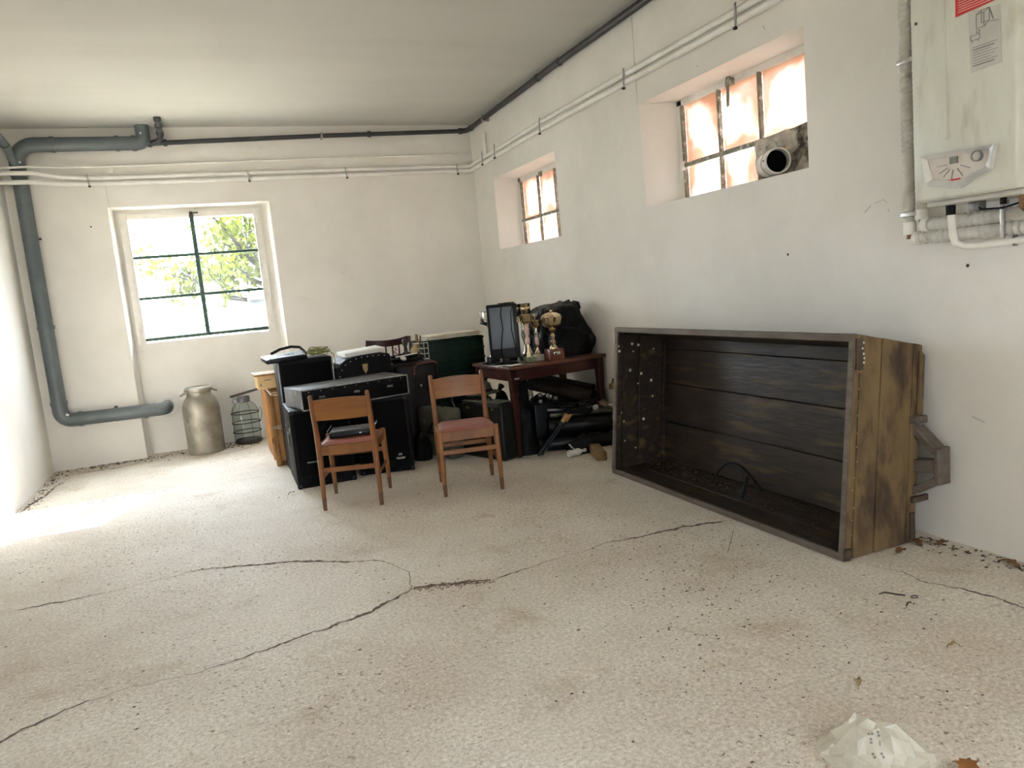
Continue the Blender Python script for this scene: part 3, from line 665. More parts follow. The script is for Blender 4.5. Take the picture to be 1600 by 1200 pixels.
# front-face things are drawn in (y, z) on the plane x = BX
def plate(name, pts, x0, x1, m, parent, bev=0):
    mb = MB(); mb.hexa([(x0, a, b) for a, b in pts], [(x1, a, b) for a, b in pts], bev); return mb.build(name, m, parent)
rim_o = [(-6.222, 1.762), (-6.530, 1.752), (-6.512, 1.668), (-6.500, 1.660), (-6.440, 1.640), (-6.412, 1.624), (-6.385, 1.616), (-6.355, 1.618), (-6.325, 1.630), (-6.262, 1.640), (-6.245, 1.652)]
cy, cz = -6.378, 1.692
rim_i = [(cy + (a - cy) * .84, cz + .005 + (b - cz) * .70) for a, b in rim_o]
mb = MB(); n = len(rim_o)
for i in range(n):
    j = (i + 1) % n
    mb.hexa([(BX + .002, *rim_o[i]), (BX + .002, *rim_o[j]), (BX + .002, *rim_i[j]), (BX + .002, *rim_i[i])], [(BX - .022, *rim_o[i]), (BX - .022, *rim_o[j]), (BX - .012, *rim_i[j]), (BX - .012, *rim_i[i])])
panel = mb.build('panel_rim', M['chrome'], t)
plate('panel_face', rim_i, BX + .002, BX - .008, M['boiler_panel'], panel)
plate('display', [(-6.345, 1.712), (-6.378, 1.712), (-6.378, 1.738), (-6.345, 1.738)], BX - .006, BX - .014, M['lcd'], panel)
mb = MB(); mb.lathe([(.0, .016), (.017, .016), (.020, .012), (.020, 0)], 20, (BX - .006, -6.463, 1.722), (-1, 0, 0)); g = mb.build('pressure_gauge', M['grey_label'], panel)
mb = MB(); mb.lathe([(.016, 0), (.021, 0), (.021, .012), (.016, .012), (.016, 0)], 20, (BX - .014, -6.463, 1.722), (-1, 0, 0)); mb.build('gauge_ring', M['grey_print'], panel)
mb = MB()
for k, a in enumerate((-.15, .35, .75, 1.25, 1.9, 2.5)):
    y0, z0 = -6.361 + .024 * math.cos(PI - a * .9 + PI), 1.712 - .020 * math.sin(.4 + a * .7)
    mb.bar((BX - .0095, -6.361 + .03 * math.cos(a + .15), 1.712 - .024 * math.sin(a + .15)), (BX - .0095, -6.361 + .075 * math.cos(a + .15), 1.712 - .058 * math.sin(a + .15)), .0022, .002, up=(1, 0, 0))
mb.build('dial_marks', M['grey_print'], panel, smooth=False)
mb = MB()
for k in range(7): mb.box((BX - .0095, -6.338 - k * .0075, 1.6505), (.002, .0052, .006 if k % 2 else .0072))
mb.build('red_lettering', M['red_print'], panel, smooth=False)
plate('red_sticker', [(-6.372, 2.395), (-6.535, 2.385), (-6.535, 2.262), (-6.372, 2.255)], BX + .002, BX - .003, M['red_print'], t)
mb = MB()
for k in range(14): mb.box((BX - .0035, -6.450 + .004 * (k % 3), 2.268 + k * .0085), (.001, .135 - .012 * (k % 3), .0022))
mb.build('sticker_print', M['pale_print'], t, smooth=False)
plate('instruction_label', [(-6.422, 2.250), (-6.545, 2.242), (-6.550, 2.04), (-6.430, 2.035)], BX + .002, BX - .002, M['grey_label'], t)
mb = MB()
def ln(a, b, w=.0022): mb.bar((BX - .003, *a), (BX - .003, *b), w, .001, up=(1, 0, 0))
def rect(y0, z0, y1, z1):
    ln((y0, z0), (y1, z0)); ln((y1, z0), (y1, z1)); ln((y1, z1), (y0, z1)); ln((y0, z1), (y0, z0))
rect(-6.455, 2.235, -6.485, 2.185); rect(-6.475, 2.245, -6.505, 2.20); ln((-6.455, 2.235), (-6.475, 2.245)); ln((-6.485, 2.235), (-6.505, 2.245)); ln((-6.485, 2.185), (-6.505, 2.20))
ln((-6.505, 2.245), (-6.52, 2.20), .004); ln((-6.51, 2.195), (-6.54, 2.19))
rect(-6.432, 2.165, -6.468, 2.148); ln((-6.437, 2.148), (-6.440, 2.14)); ln((-6.460, 2.148), (-6.463, 2.14)); rect(-6.455, 2.178, -6.468, 2.170)
for k in range(8): ln((-6.440, 2.122 - k * .0095), (-6.535 + .012 * (k % 3), 2.122 - k * .0095), .0018 if k not in (1, 7) else .004)
mb.build('label_print', M['grey_print'], t, smooth=False)
mb = MB(); mb.box((BX - .003, -6.20, 2.29), (.004, .010, .010), .001); mb.build('screw', M['iron'], t)
# things under the boiler
mb = MB(); mb.box((-.17, -6.385, BZ0 - .010), (.24, .40, .02), .004); mb.build('connection_plate', M['grey_label'], t)
for y, m, r in ((-6.225, 'rubber', .014), (-6.33, 'metal_grey', .016), (-6.45, 'rubber', .012), (-6.53, 'copper', .016)):
    mb = MB(); mb.tube([(-.20, y, BZ0), (-.20, y, BZ0 - .045)], r, 12); mb.build('connector', M[m], t)
mb = MB(); mb.box((-.21, -6.35, BZ0 - .035), (.05, .045, .05), .006); mb.build('valve', M['metal_grey'], t)
mb = MB(); mb.tube([(-.22, -6.33, BZ0 - .01), (-.23, -6.38, BZ0 - .055), (-.22, -6.46, BZ0 - .06), (-.20, -6.53, BZ0 - .045)], .004, 6); mb.build('cable', M['rubber'], t)

def ribbed(pts, r, n=12, step=.012, amp=.0035):
    """densely sampled insulated pipe with ribs"""
    P = [Vector(p) for p in pts]; out = []; rs = []; k = 0
    for a, b in zip(P, P[1:]):
        m = max(2, int((b - a).length / step))
        for i in range(m):
            out.append(a.lerp(b, i / m)); rs.append(r + (amp if k % 2 else -amp) * random.uniform(.4, 1)); k += 1
    out.append(P[-1]); rs.append(r); mb = MB(); mb.tube(out, rs, n); return mb
t = thing('insulated_pipe', 'ribbed insulated pipe coming down the wall left of the boiler', 'pipe')
ribbed([(-.055, -5.905, 3.28), (-.055, -5.905, 1.50)], .026).build('lagging', M['insul'], t)
mb = MB(); mb.tube([(-.055, -5.905, 1.52), (-.055, -5.905, 1.462)], .029, 14); mb.build('end_sleeve', M['white_pipe'], t)
mb = MB(); mb.tube([(-.055, -5.905, 1.47), (-.055, -5.905, 1.442)], .014, 10); mb.build('pipe_end', M['copper'], t)
for z in (1.555, 2.235):
    mb = MB(); mb.box((-.085, -5.925, z), (.006, .085, .020), .002).box((-.055, -5.965, z), (.06, .006, .02), .002); mb.build('clip', M['steel'], t)
t = thing('insulated_pipe', 'second insulated pipe, close behind the boiler edge', 'pipe')
ribbed([(-.060, -5.972, 3.28), (-.060, -5.972, 1.56)], .024).build('lagging', M['insul'], t)
mb = MB(); mb.tube([(-.060, -5.972, 1.57), (-.060, -5.972, 1.525)], .028, 14); mb.build('end_sleeve', M['white_pipe'], t)
mb = MB(); mb.tube([(-.060, -5.972, 1.53), (-.060, -5.972, 1.50), (-.060, -5.99, 1.485), (-.060, -6.03, 1.482)], .012, 10); mb.build('pipe_end', M['copper'], t)
for lab, z, y0, r in (('upper of the two lagged pipes running level under the boiler', 1.497, -5.995, .030), ('lower of the two lagged pipes running level under the boiler', 1.443, -5.950, .029)):
    t = thing('lagged_pipe', lab, 'pipe', group='lagged pipes under the boiler')
    ribbed([(-.060, y0, z), (-.060, -6.30, z), (-.060, -7.3, z + .005)], r, 12, .014, .004).build('lagging', M['insul'], t)
    mb = MB(); mb.tube([(-.060, y0 + .012, z), (-.060, y0 - .02, z)], r + .002, 14); mb.build('end_sleeve', M['white_pipe'], t)
t = thing('drain_tube', 'pale plastic tube bending from the boiler underside to the right', 'pipe')
mb = MB(); mb.tube([(-.20, -6.225, BZ0 - .03), (-.19, -6.225, 1.44), (-.18, -6.228, 1.405), (-.15, -6.245, 1.388), (-.12, -6.30, 1.386), (-.08, -6.45, 1.392), (-.07, -7.3, 1.40)], .0155, 12); mb.build('tube', M['white_pipe'], t)
mb = MB(); mb.tube([(-.20, -6.225, BZ0 - .02), (-.20, -6.225, BZ0 - .06)], .019, 12); mb.build('rubber_sleeve', M['rubber'], t)
mb = MB(); mb.box((-.088, -6.42, 1.392), (.02, .012, .045), .003).box((-.05, -6.42, 1.392), (.10, .012, .012), .003); mb.build('clip', M['metal_grey'], t)
t = thing('pipe_bracket', 'perforated steel strap holding the lagged pipes under the boiler', 'bracket')
mb = MB(); mb.box((-.098, -6.375, 1.475), (.006, .018, .15), .002).box((-.05, -6.375, 1.402), (.10, .018, .006), .002); mb.build('strap', M['steel'], t)
mb = MB(); mb.box((-.10, -6.385, 1.548), (.02, .03, .02), .003); mb.build('nut', M['steel'], t)
t = thing('copper_pipe', 'tarnished copper pipe under the right side of the boiler', 'pipe')
mb = MB(); mb.tube([(-.20, -6.53, BZ0 - .02), (-.20, -6.53, 1.52), (-.17, -6.53, 1.50), (-.07, -6.54, 1.49)], .017, 12); mb.build('run', M['copper'], t)

# ---------------------------------------------------------------- wagon box on its side
t = thing('wagon_box', 'large dark open wooden wagon box lying on its side against the right wall', 'box')
Y0, Y1 = -3.85, -5.96      # far end, near end
A_ = Vector((-.585, 0, .004)); B_ = Vector((-.475, 0, 1.045)); C_ = Vector((-.050, 0, .945)); D_ = Vector((-.137, 0, .004)); TH = .036
cen = (A_ + B_ + C_ + D_) / 4
def at(p, y): return (p.x, y, p.z)
def inset(p, q):
    d = (q - p).normalized(); nrm = Vector((-d.z, 0, d.x))
    if (cen - p).dot(nrm) < 0: nrm = -nrm
    return nrm * TH
def planks(p, q, cuts, m, y0, y1, bev=.004, jitter=.004):
    nrm = inset(p, q)
    for k, (a, b) in enumerate(zip(cuts, cuts[1:])):
        g = .0014
        pa, pb = p.lerp(q, a), p.lerp(q, b); d = (q - p).normalized()
        pa = pa + d * g; pb = pb - d * g; j = nrm.normalized() * random.uniform(-jitter, jitter)
        n2 = nrm + j
        mb = MB(); mb.hexa([at(pa, y0), at(pb, y0), at(pb, y1), at(pa, y1)], [at(pa + n2, y0), at(pb + n2, y0), at(pb + n2, y1), at(pa + n2, y1)], bev)
        mb.build('plank', m, t)
yi0, yi1 = Y0 - .04, Y1 + .04
planks(A_, D_, (0, .36, .70, 1), M['cart_in'], yi0, yi1)          # side lying on the floor
planks(B_, C_, (0, .34, .68, 1), M['cart_in'], yi0, yi1)          # upper side
Db, Cb = D_ + Vector((-.001, 0, TH)), C_ + Vector((0, 0, -.010))
planks(Db, Cb, (0, .31, .62, .90, 1), M['cart_in'], yi0, yi1, jitter=.007)   # base boards at the back
def endpanel(y0, y1, m):
    cuts = (0, .10, .40, .86, 1)
    for a, b in zip(cuts, cuts[1:]):
        b0, b1 = A_.lerp(D_, a), A_.lerp(D_, b); t0, t1 = B_.lerp(C_, a), B_.lerp(C_, b); e = .0025
        b0 = b0 + Vector((e, 0, 0)); b1 = b1 - Vector((e, 0, 0)); t0 = t0 + Vector((e, 0, 0)); t1 = t1 - Vector((e, 0, 0))
        j = random.uniform(-.003, .003)
        mb = MB(); mb.hexa([at(b0, y0), at(b1, y0), at(t1, y0), at(t0, y0)], [at(b0, y1 + j), at(b1, y1 + j), at(t1, y1 + j), at(t0, y1 + j)], .004); mb.build('end_plank', m, t)
endpanel(Y0 - .038, Y0, M['cart_in']); endpanel(Y1 + .038, Y1, M['cart_out'])
# weathered rim along the mouth
def rim(p, q, w, name='rim'):
    mb = MB(); mb.bar(p, q, w, .012, .002, up=(1, 0, -.1)); return mb.build(name, M['cart_rim'], t)
fx = -.006
rim((A_.x + fx + .002, Y0, .022), (A_.x + fx + .002, Y1, .022), .034)
rim((B_.x + fx - .002, Y0, B_.z - .018), (B_.x + fx - .002, Y1, B_.z - .018), .034)
mb = MB(); mb.bar((A_.x + fx, Y0 - .018, .04), (B_.x + fx, Y0 - .018, B_.z - .036), .036, .012, .002, up=(1, 0, 0)); mb.build('rim', M['cart_rim'], t)
mb = MB(); mb.bar((A_.x + fx, Y1 + .013, .04), (B_.x + fx, Y1 + .013, B_.z - .036), .026, .012, .002, up=(1, 0, 0)); mb.build('rim', M['cart_rim'], t)
# iron corner plates, nail heads, bracket
mb = MB(); mb.bar((-.460, Y1 - .004, .88), (-.448, Y1 - .004, 1.02), .045, .006, up=(0, 1, 0)); mb.build('corner_plate', M['cart_iron'], t)
mb = MB(); mb.bar((-.160, Y1 - .005, .02), (-.158, Y1 - .005, .15), .030, .008, up=(0, 1, 0)); mb.build('corner_plate', M['cart_iron'], t)
mb = MB(); mb.bar((-.572, Y1 - .004, .005), (-.568, Y1 - .004, .06), .035, .008, up=(0, 1, 0)); mb.build('corner_plate', M['cart_iron'], t)
nail0 = None
def nail(x, y, z, n=(0, -1, 0), m='bone', r=.0055):
    mb = MB(); mb.lathe([(0, .003), (r * .8, .002), (r, 0)], 8, (x, y, z), n); return mb.build('nail_head', M[m], t)
rn = random.Random(3)
for k in range(13):
    z = .12 + k * .068; nail(A_.x + .035 + (z / 1.04) * .11 + rn.uniform(-.008, .008), Y1 - .001, z + rn.uniform(-.01, .01), m='brass', r=.005)
for z in (1.0, .975, .95, .93, .91): nail(-.440 + rn.uniform(-.01, .01), Y1 - .008, z, m='bone', r=.006)
for k in range(17):
    z = rn.uniform(.15, .98); nail(-.47 + rn.uniform(-.08, .22) + z * .06, Y0 - .0395, z, (0, -1, 0), 'bone', rn.choice((.006, .007, .011)))
bx = -.085
mb = MB(); mb.hexa([(-.118, Y1 - .002, .62), (-.080, Y1 - .002, .62), (-.058, Y1 - .002, .90), (-.085, Y1 - .002, .93)], [(-.114, Y1 - .016, .62), (-.080, Y1 - .016, .62), (-.058, Y1 - .016, .90), (-.082, Y1 - .016, .92)], .004); mb.build('corner_block', M['cart_out'], t)
mb = MB(); mb.bar((bx - .07, Y1 - .016, .600), (bx + .010, Y1 - .016, .600), .04, .035, .004); mb.build('cleat', M['cart_rim'], t)
def brk(p, q, w, h, name='bracket_strut'):
    mb = MB(); mb.bar(p, q, w, h, .004, up=(1, 0, 0)); mb.build(name, M['cart_rim'], t)
brk((bx - .01, Y1 + .01, .555), (bx, Y1 - .098, .455), .034, .075)
brk((bx - .02, Y1 + .01, .375), (bx, Y1 - .095, .385), .060, .055)
brk((bx - .03, Y1 + .02, .245), (bx, Y1 - .098, .318), .034, .075)
brk((bx + .005, Y1 - .108, .475), (bx + .005, Y1 - .108, .298), .022, .085, 'bracket_plate')
mb = MB(); mb.bar((bx - .08, Y1 - .012, .215), (bx + .02, Y1 - .012, .215), .020, .030, .003); mb.build('hook', M['cart_iron'], t)
# straw litter in the box
mb = MB(); rn = random.Random(9)
for k in range(900):
    y = rn.uniform(Y1 + .06, Y0 - .06); x = -.20 - abs(rn.gauss(0, .11))
    if x < -.56: continue
    a = rn.uniform(0, PI); l = rn.uniform(.006, .022); z = .044 + rn.uniform(0, .008)
    dx, dy = math.cos(a) * l, math.sin(a) * l
    mb.bm.faces.new([mb.bm.verts.new(p) for p in ((x, y, z), (x + dx, y + dy, z + .002), (x + dx * .4 - dy * .12, y + dy * .4 + dx * .12, z + .003))])
stuff(mb.build('straw_litter', M['straw'], None, smooth=False), 'old straw and chaff littering the wagon box', 'straw')
t = thing('bent_hose', 'black hose arching up from the floor of the wagon box', 'hose')
P_ = [Vector((-.30 + .07 * (k / 12), -4.62 - .38 * (k / 12), .050 + .15 * math.sin(PI * (k / 12) ** .9))) for k in range(13)]
mb = MB(); mb.tube(P_, .008, 8); mb.build('hose', M['rubber'], t)
mb = MB(); mb.tube([(-.40, -5.02, .050), (-.36, -5.015, .125), (-.34, -5.01, .17)], .011, 8); tag(mb.build('black_rod', M['rubber']), 'short straight black rod standing beside the bent hose', 'rod')

# ---------------------------------------------------------------- chairs
def make_chair(label):
    t = thing('dining_chair', label, 'chair')
    wb, wf, dp = .193, .200, .20
    def leg(pts, rs, name='leg'):
        mb = MB(); mb.tube(pts, rs, 12); return mb.build(name, M['chair_wood'], t)
    for s in (-1, 1):
        # back leg and post in one
        l = leg([(s * wb, -dp - .02, .0), (s * wb, -dp - .012, .13), (s * wb * .985, -dp, .30), (s * wb * .98, -dp + .002, .42), (s * wb * .98, -dp - .012, .55), (s * wb * .985, -dp - .045, .72), (s * wb * .985, -dp - .062, .795), (s * wb * .985, -dp - .063, .803)], [.0125, .016, .020, .021, .0185, .0165, .0145, .010])
        mb = MB(); mb.tube([(s * wb, -dp - .0205, 0), (s * wb, -dp - .014, .085)], [.0135, .0160], 12); mb.build('leg_tip', M['chair_foot'], l)
        l = leg([(s * wf, dp + .012, 0), (s * wf, dp + .006, .13), (s * wf * .985, dp - .01, .32), (s * wf * .98, dp - .018, .455), (s * wf * .98, dp - .018, .462)], [.0115, .0165, .0205, .0215, .017])
        mb = MB(); mb.tube([(s * wf, dp + .0125, 0), (s * wf, dp + .008, .085)], [.0125, .0155], 12); mb.build('leg_tip', M['chair_foot'], l)
        mb = MB(); mb.bar((s * .192, -dp, .415), (s * .196, dp - .02, .415), .022, .062, .004); mb.build('side_rail', M['chair_wood'], t)
        mb = MB(); mb.tube([(s * .194, -dp - .005, .215), (s * .198, dp - .005, .215)], .0105, 10); mb.build('side_stretcher', M['chair_wood'], t)
    mb = MB(); mb.bar((-.19, dp - .018, .412), (.19, dp - .018, .412), .022, .068, .004); mb.build('front_rail', M['chair_wood'], t)
    mb = MB(); mb.bar((-.185, -dp, .412), (.185, -dp, .412), .022, .068, .004); mb.build('back_rail', M['chair_wood'], t)
    mb = MB(); mb.bar((-.187, -dp - .004, .275), (.187, -dp - .004, .275), .014, .034, .004); mb.build('back_stretcher', M['chair_wood'], t)
    mb = MB(); mb.bar((-.19, dp, .305), (.19, dp, .305), .014, .034, .004); mb.build('front_stretcher', M['chair_wood'], t)
    # padded seat
    mb = MB(); n = 14
    def fn(u, v):
        x = (u - .5) * 2; y = (v - .5) * 2; h = (1 - x ** 6) * (1 - y ** 6)
        return (x * (.187 + .008 * y), y * .188, .447 + .024 * max(0, h) ** .5 - .008 * (1 - x * x) * (1 - y * y))
    mb.grid(fn, n, n); mb.box((0, 0, .440), (.37, .37, .014)); mb.build('seat_pad', M['seat_red'], t, ang=60)
    # curved back panel
    mb = MB(); n = 14; rows = []
    for k in range(n + 1):
        u = -1 + 2 * k / n; x = u * .183; bow = -.030 * (1 - u * u); up = .012 * (1 - u * u)
        ring = []
        for (z, lean) in ((.625, -.027), (.765 + up, -.055)):
            for th in (-.005, .005): ring.append((x, -dp + lean + bow + th + .0, z))
        rows.append([mb.bm.verts.new(p) for p in (ring[0], ring[1], ring[3], ring[2])])
    for a, b in zip(rows, rows[1:]):
        for k in range(4): mb.bm.faces.new([a[k], a[(k + 1) % 4], b[(k + 1) % 4], b[k]])
    mb.bm.faces.new(rows[0]); mb.bm.faces.new(rows[-1][::-1]); mb.build('backrest', M['chair_panel'], t)
    return t
c1 = make_chair('wooden chair seen from behind with a black case on its seat')
c1.location = (-2.303, -3.205, 0); c1.rotation_euler = (0, 0, math.radians(-20)); c1['group'] = 'wooden chairs with rose vinyl seats'
c2 = copy_tree(c1); c2['label'] = 'wooden chair facing the viewer with an empty dusty rose seat'
c2.location = (-1.533, -3.435, 0); c2.rotation_euler = (0, 0, math.radians(180 - 12))
t = thing('flat_case', 'flat black case lying on the seat of the chair seen from behind', 'case', (-2.285, -3.185, .468), math.radians(-14))
mb = MB(); mb.box((0, 0, .022), (.31, .22, .036), .008); mb.build('body', M['black_plastic'], t)
mb = MB(); mb.box((.0, .0, .043), (.29, .20, .006), .003); mb.build('lid', M['case_top'], t)
mb = MB(); mb.tube([(-.15, -.09, .03), (-.165, -.10, .05), (-.135, -.05, .085)], .0025, 6); mb.build('wire', M['black_plastic'], t)
mb = MB(); mb.box((.06, -.112, .022), (.016, .004, .010), .001); mb.build('clasp', M['steel'], t)
mb = MB(); mb.box((.16, .02, .052), (.04, .16, .006), .002, rot=(0, -.7, 0)); mb.build('raised_flap', M['black_plastic'], t)

# ---------------------------------------------------------------- loudspeakers and cases in the heap
def cabinet(name, label, cat, loc, rz, w, d, h, extra=None):
    """origin: floor point at the middle of the front lower edge; body goes to +y"""
    t = thing(name, label, cat, loc, rz)
    mb = MB(); mb.box((0, d / 2, h / 2), (w, d, h), .012, seg=2); mb.build('body', M['vinyl_worn'], t)
    mb = MB(); mb.box((0, -.004, h * .56), (w - .05, .014, h * .80), .005); mb.build('grille', M['grille'], t)
    for x in (-1, 1):
        for z in (0, 1):
            mb = MB(); mb.box((x * (w / 2 - .018), .02, .018 + z * (h - .036)), (.044, .048, .042), .014); mb.build('corner_cap', M['black_plastic'], t)
    return t
t = cabinet('loudspeaker', 'black loudspeaker cabinet behind the left chair, nearest the crates', 'loudspeaker', (-2.430, -2.615, 0), math.radians(-1), .45, .62, .612)
mb = MB(); mb.box((-.229, .28, .36), (.010, .16, .09), .008); mb.build('side_handle', M['black_plastic'], t)
mb = MB(); mb.box((-.226, .12, .45), (.006, .02, .03), .003).box((-.226, .46, .45), (.006, .02, .03), .003); mb.build('side_bracket', M['edge_metal'], t)
mb = MB(); mb.box((-.09, -.012, .20), (.09, .004, .012), .001); mb.build('name_plate', M['metal_grey'], t)
t = cabinet('loudspeaker', 'black loudspeaker with small white print on its lower right corner', 'loudspeaker', (-1.945, -2.585, 0), math.radians(-16), .43, .40, .612)
mb = MB()
for k, (w_, z_) in enumerate(((.030, .150), (.030, .140), (.072, .118), (.060, .108))): mb.box((.115, -.013, z_), (w_, .002, .0045))
mb.build('white_print', M['bone'], t, smooth=False)
t = thing('flight_case', 'long grey-topped equipment case lying across the two loudspeakers', 'case', (-2.125, -2.629, .614), math.radians(10.3))
mb = MB(); mb.box((0, .225, .076), (.872, .45, .150), .006); mb.build('body', M['vinyl_worn'], t)
mb = MB(); mb.box((0, .225, .1525), (.876, .454, .005), .002); mb.build('top_sheet', M['case_top'], t)
mb = MB(); mb.box((-.437, .225, .077), (.004, .44, .146), .001); mb.build('end_sheet', M['case_top'], t)
for a, b in (((-.437, -.002, .153), (.437, -.002, .153)), ((-.437, -.002, .002), (.437, -.002, .002)), ((.437, -.002, .002), (.437, -.002, .153)), ((-.437, -.002, .002), (-.437, -.002, .153))):
    mb = MB(); mb.bar(a, b, .010, .010, .002); mb.build('edge_strip', M['edge_metal'], t)
for x in (-.28, 0, .28):
    mb = MB(); mb.box((x, -.005, .085), (.05, .006, .018), .003); mb.build('catch', M['metal_grey'], t)
for k in range(9):
    mb = MB(); mb.lathe([(0, .003), (.004, 0)], 8, (-.38 + k * .095, -.004, .135), (0, -1, 0)); mb.build('rivet', M['edge_metal'], t)

t = thing('amplifier_cabinet', 'tall black amplifier cabinet with metal edge strips behind the loudspeakers', 'cabinet', (-2.410, -1.965, 0), math.radians(1))
mb = MB(); mb.box((0, .17, .478), (.455, .34, .950), .014); mb.build('body', M['vinyl_black'], t)
mb = MB(); mb.box((0, -.004, .50), (.40, .012, .84), .004); mb.build('grille', M['grille'], t)
for x in (-.224, .224):
    mb = MB(); mb.box((x, .002, .68), (.012, .014, .52), .003); mb.build('edge_strip', M['edge_metal'], t)
mb = MB(); mb.box((.236, .10, .82), (.018, .03, .16), .006); mb.build('handle', M['steel'], t)

t = thing('laptop_tray', 'black tray with a pale blue sheet on the tall amplifier cabinet', 'tray', (-2.565, -1.83, .956), math.radians(6), rot=(math.radians(5), math.radians(-2), math.radians(6)))
mb = MB(); mb.box((0, 0, .022), (.34, .26, .036), .008); mb.build('body', M['black_plastic'], t)
mb = MB(); mb.box((.01, -.01, .0425), (.29, .215, .006), .002); mb.build('blue_sheet', M['blue_sheet'], t)
mb = MB()
for k in range(5): mb.box((-.05 + k * .03, -.03 + .006 * (k % 2), .0458), (.022, .05, .001), rot=(0, 0, .2))
mb.build('sheet_print', M['case_top'], t, smooth=False)
mb = MB(); mb.tube([(-.08, .12, .05), (.0, .135, .075), (.10, .135, .085), (.165, .10, .075), (.18, .03, .05), (.175, -.06, .03)], .012, 10); mb.build('strap', M['rubber'], t)
t = thing('cable_coil', 'coil of thin olive-green cable on the tall amplifier cabinet', 'cable', (-2.275, -1.86, .955))
for k in range(11):
    rr = random.Random(k + 50); a = .075 + rr.uniform(-.02, .02); b = .045 + rr.uniform(-.012, .012); ox, oy, oz = rr.uniform(-.025, .015), rr.uniform(-.02, .02), .012 + k * .0045
    mb = MB(); mb.tube([(ox + a * math.cos(q), oy + b * math.sin(q), oz + .012 * math.sin(q * 2 + k) + .014) for q in [2 * PI * i / 20 for i in range(20)]], .0035, 6, closed=True); mb.build('loop', M['cable_green'], t)
mb = MB(); mb.tube([(.05, -.04, .03), (.085, -.06, .035), (.112, -.085, .01), (.118, -.09, -.08), (.115, -.10, -.18)], .0035, 6); mb.build('loose_end', M['cable_green'], t)

t = thing('equipment_case', 'plain black case under the studded trunk', 'case', (-1.93, -1.85, 0))
mb = MB(); mb.box((0, 0, .235), (.46, .42, .47), .015); mb.build('body', M['vinyl_black'], t)
mb = MB(); mb.box((0, -.215, .30), (.12, .012, .03), .004); mb.build('handle', M['metal_grey'], t)
t = thing('trunk', 'black round-topped trunk with brass studs and a metal lock plate', 'trunk', (-1.930, -2.06, .472), math.radians(3))
pr = [(-.235, 0), (.235, 0), (.235, .425), (.222, .450), (.10, .462), (0, .462), (-.08, .455), (-.14, .435), (-.19, .40), (-.235, .355)]
mb = MB(); mb.prism(pr, 0, .42, .004); mb.build('body', M['vinyl_worn'], t)
mb = MB(); mb.prism([(-.21, .40), (-.15, .436), (-.08, .457), (-.08, .461), (-.15, .441), (-.212, .405)], .01, .41); mb.build('lid_sheet', M['case_top'], t)
stud = None
for k, (x, z) in enumerate([(-.222, .05 + .05 * i) for i in range(6)] + [(-.20, .355), (-.165, .395), (-.12, .420), (-.07, .437), (-.02, .444), (.03, .445), (.08, .445), (.13, .443), (.18, .438)]):
    if stud is None:
        mb = MB(); mb.lathe([(0, .005), (.005, .003), (.0065, 0)], 8, (0, 0, 0), (0, -1, 0)); stud = mb.build('stud', M['edge_metal'], t); stud.location = (x, -.001, z)
    else: inst(stud, t, (x, -.001, z))
mb = MB(); mb.hexa([(-.025, -.001, .385), (.025, -.001, .385), (.020, -.001, .335), (0, -.001, .300), (-.020, -.001, .335)], [(-.025, -.008, .385), (.025, -.008, .385), (.020, -.008, .335), (0, -.008, .300), (-.020, -.008, .335)], .002); mb.build('lock_plate', M['brass'], t)
mb = MB(); mb.box((0, 0, .020), (.36, .25, .036), .004); o = mb.build('card_box', M['paper_white'], None, loc=(-1.925, -1.93, .938), rot=(math.radians(2), math.radians(-2.5), math.radians(6))); tag(o, 'flat white cardboard box on the round-topped trunk', 'box')

# ---------------------------------------------------------------- left: churn, demijohn, crate
t = thing('milk_churn', 'dented aluminium milk churn standing under the back window', 'milk churn', (-3.302, -.195, 0), .35)
mb = MB(); mb.lathe([(0, .0), (.172, .0), (.178, .010), (.179, .05), (.180, .40), (.180, .46), (.174, .50), (.157, .545), (.130, .580), (.118, .594), (.114, .64), (.118, .655), (.126, .662), (.126, .680), (.118, .684), (.112, .678), (.104, .664), (.100, .60), (.10, .585), (0, .58)], 40); mb.build('body', M['aluminium'], t)
mb = MB(); mb.lathe([(.126, .632), (.138, .636), (.138, .668), (.126, .672)], 40); mb.build('rim_band', M['aluminium'], t)
mb = MB(); mb.lathe([(0, .640), (.098, .640)], 32); mb.build('dark_mouth', M['black_dark'], t)
for s in (-1, 1):
    mb = MB(); mb.tube([(s * .118, -.035, .640), (s * .150, -.035, .630), (s * .178, -.020, .618), (s * .184, 0, .614), (s * .178, .020, .618), (s * .150, .035, .630), (s * .118, .035, .640)], .0085, 8); mb.build('handle', M['aluminium'], t)
mb = MB(); mb.tube([(.02 * math.cos(a), -.128, .640 + .02 * math.sin(a)) for a in [2 * PI * k / 12 for k in range(12)]], .004, 6, closed=True); mb.build('ring', M['aluminium'], t)
t = thing('demijohn', 'greenish glass demijohn in a wire cage beside the churn', 'bottle', (-2.880, -.02, 0), .2)
mb = MB(); mb.lathe([(0, .012), (.120, .012), (.136, .03), (.138, .32), (.134, .36), (.115, .40), (.080, .43), (.062, .445), (.060, .49), (.054, .49), (.054, .445), (.072, .422), (.108, .392), (.128, .355), (.131, .32), (.129, .035), (0, .024)], 36); mb.build('glass', M['glass_bottle'], t)
for z, r in ((.02, .141), (.125, .143), (.225, .143), (.325, .142)):
    mb = MB(); mb.tube([(r * math.cos(a), r * math.sin(a), z) for a in [2 * PI * k / 32 for k in range(32)]], .0055, 6, closed=True); mb.build('cage_hoop', M['iron'], t)
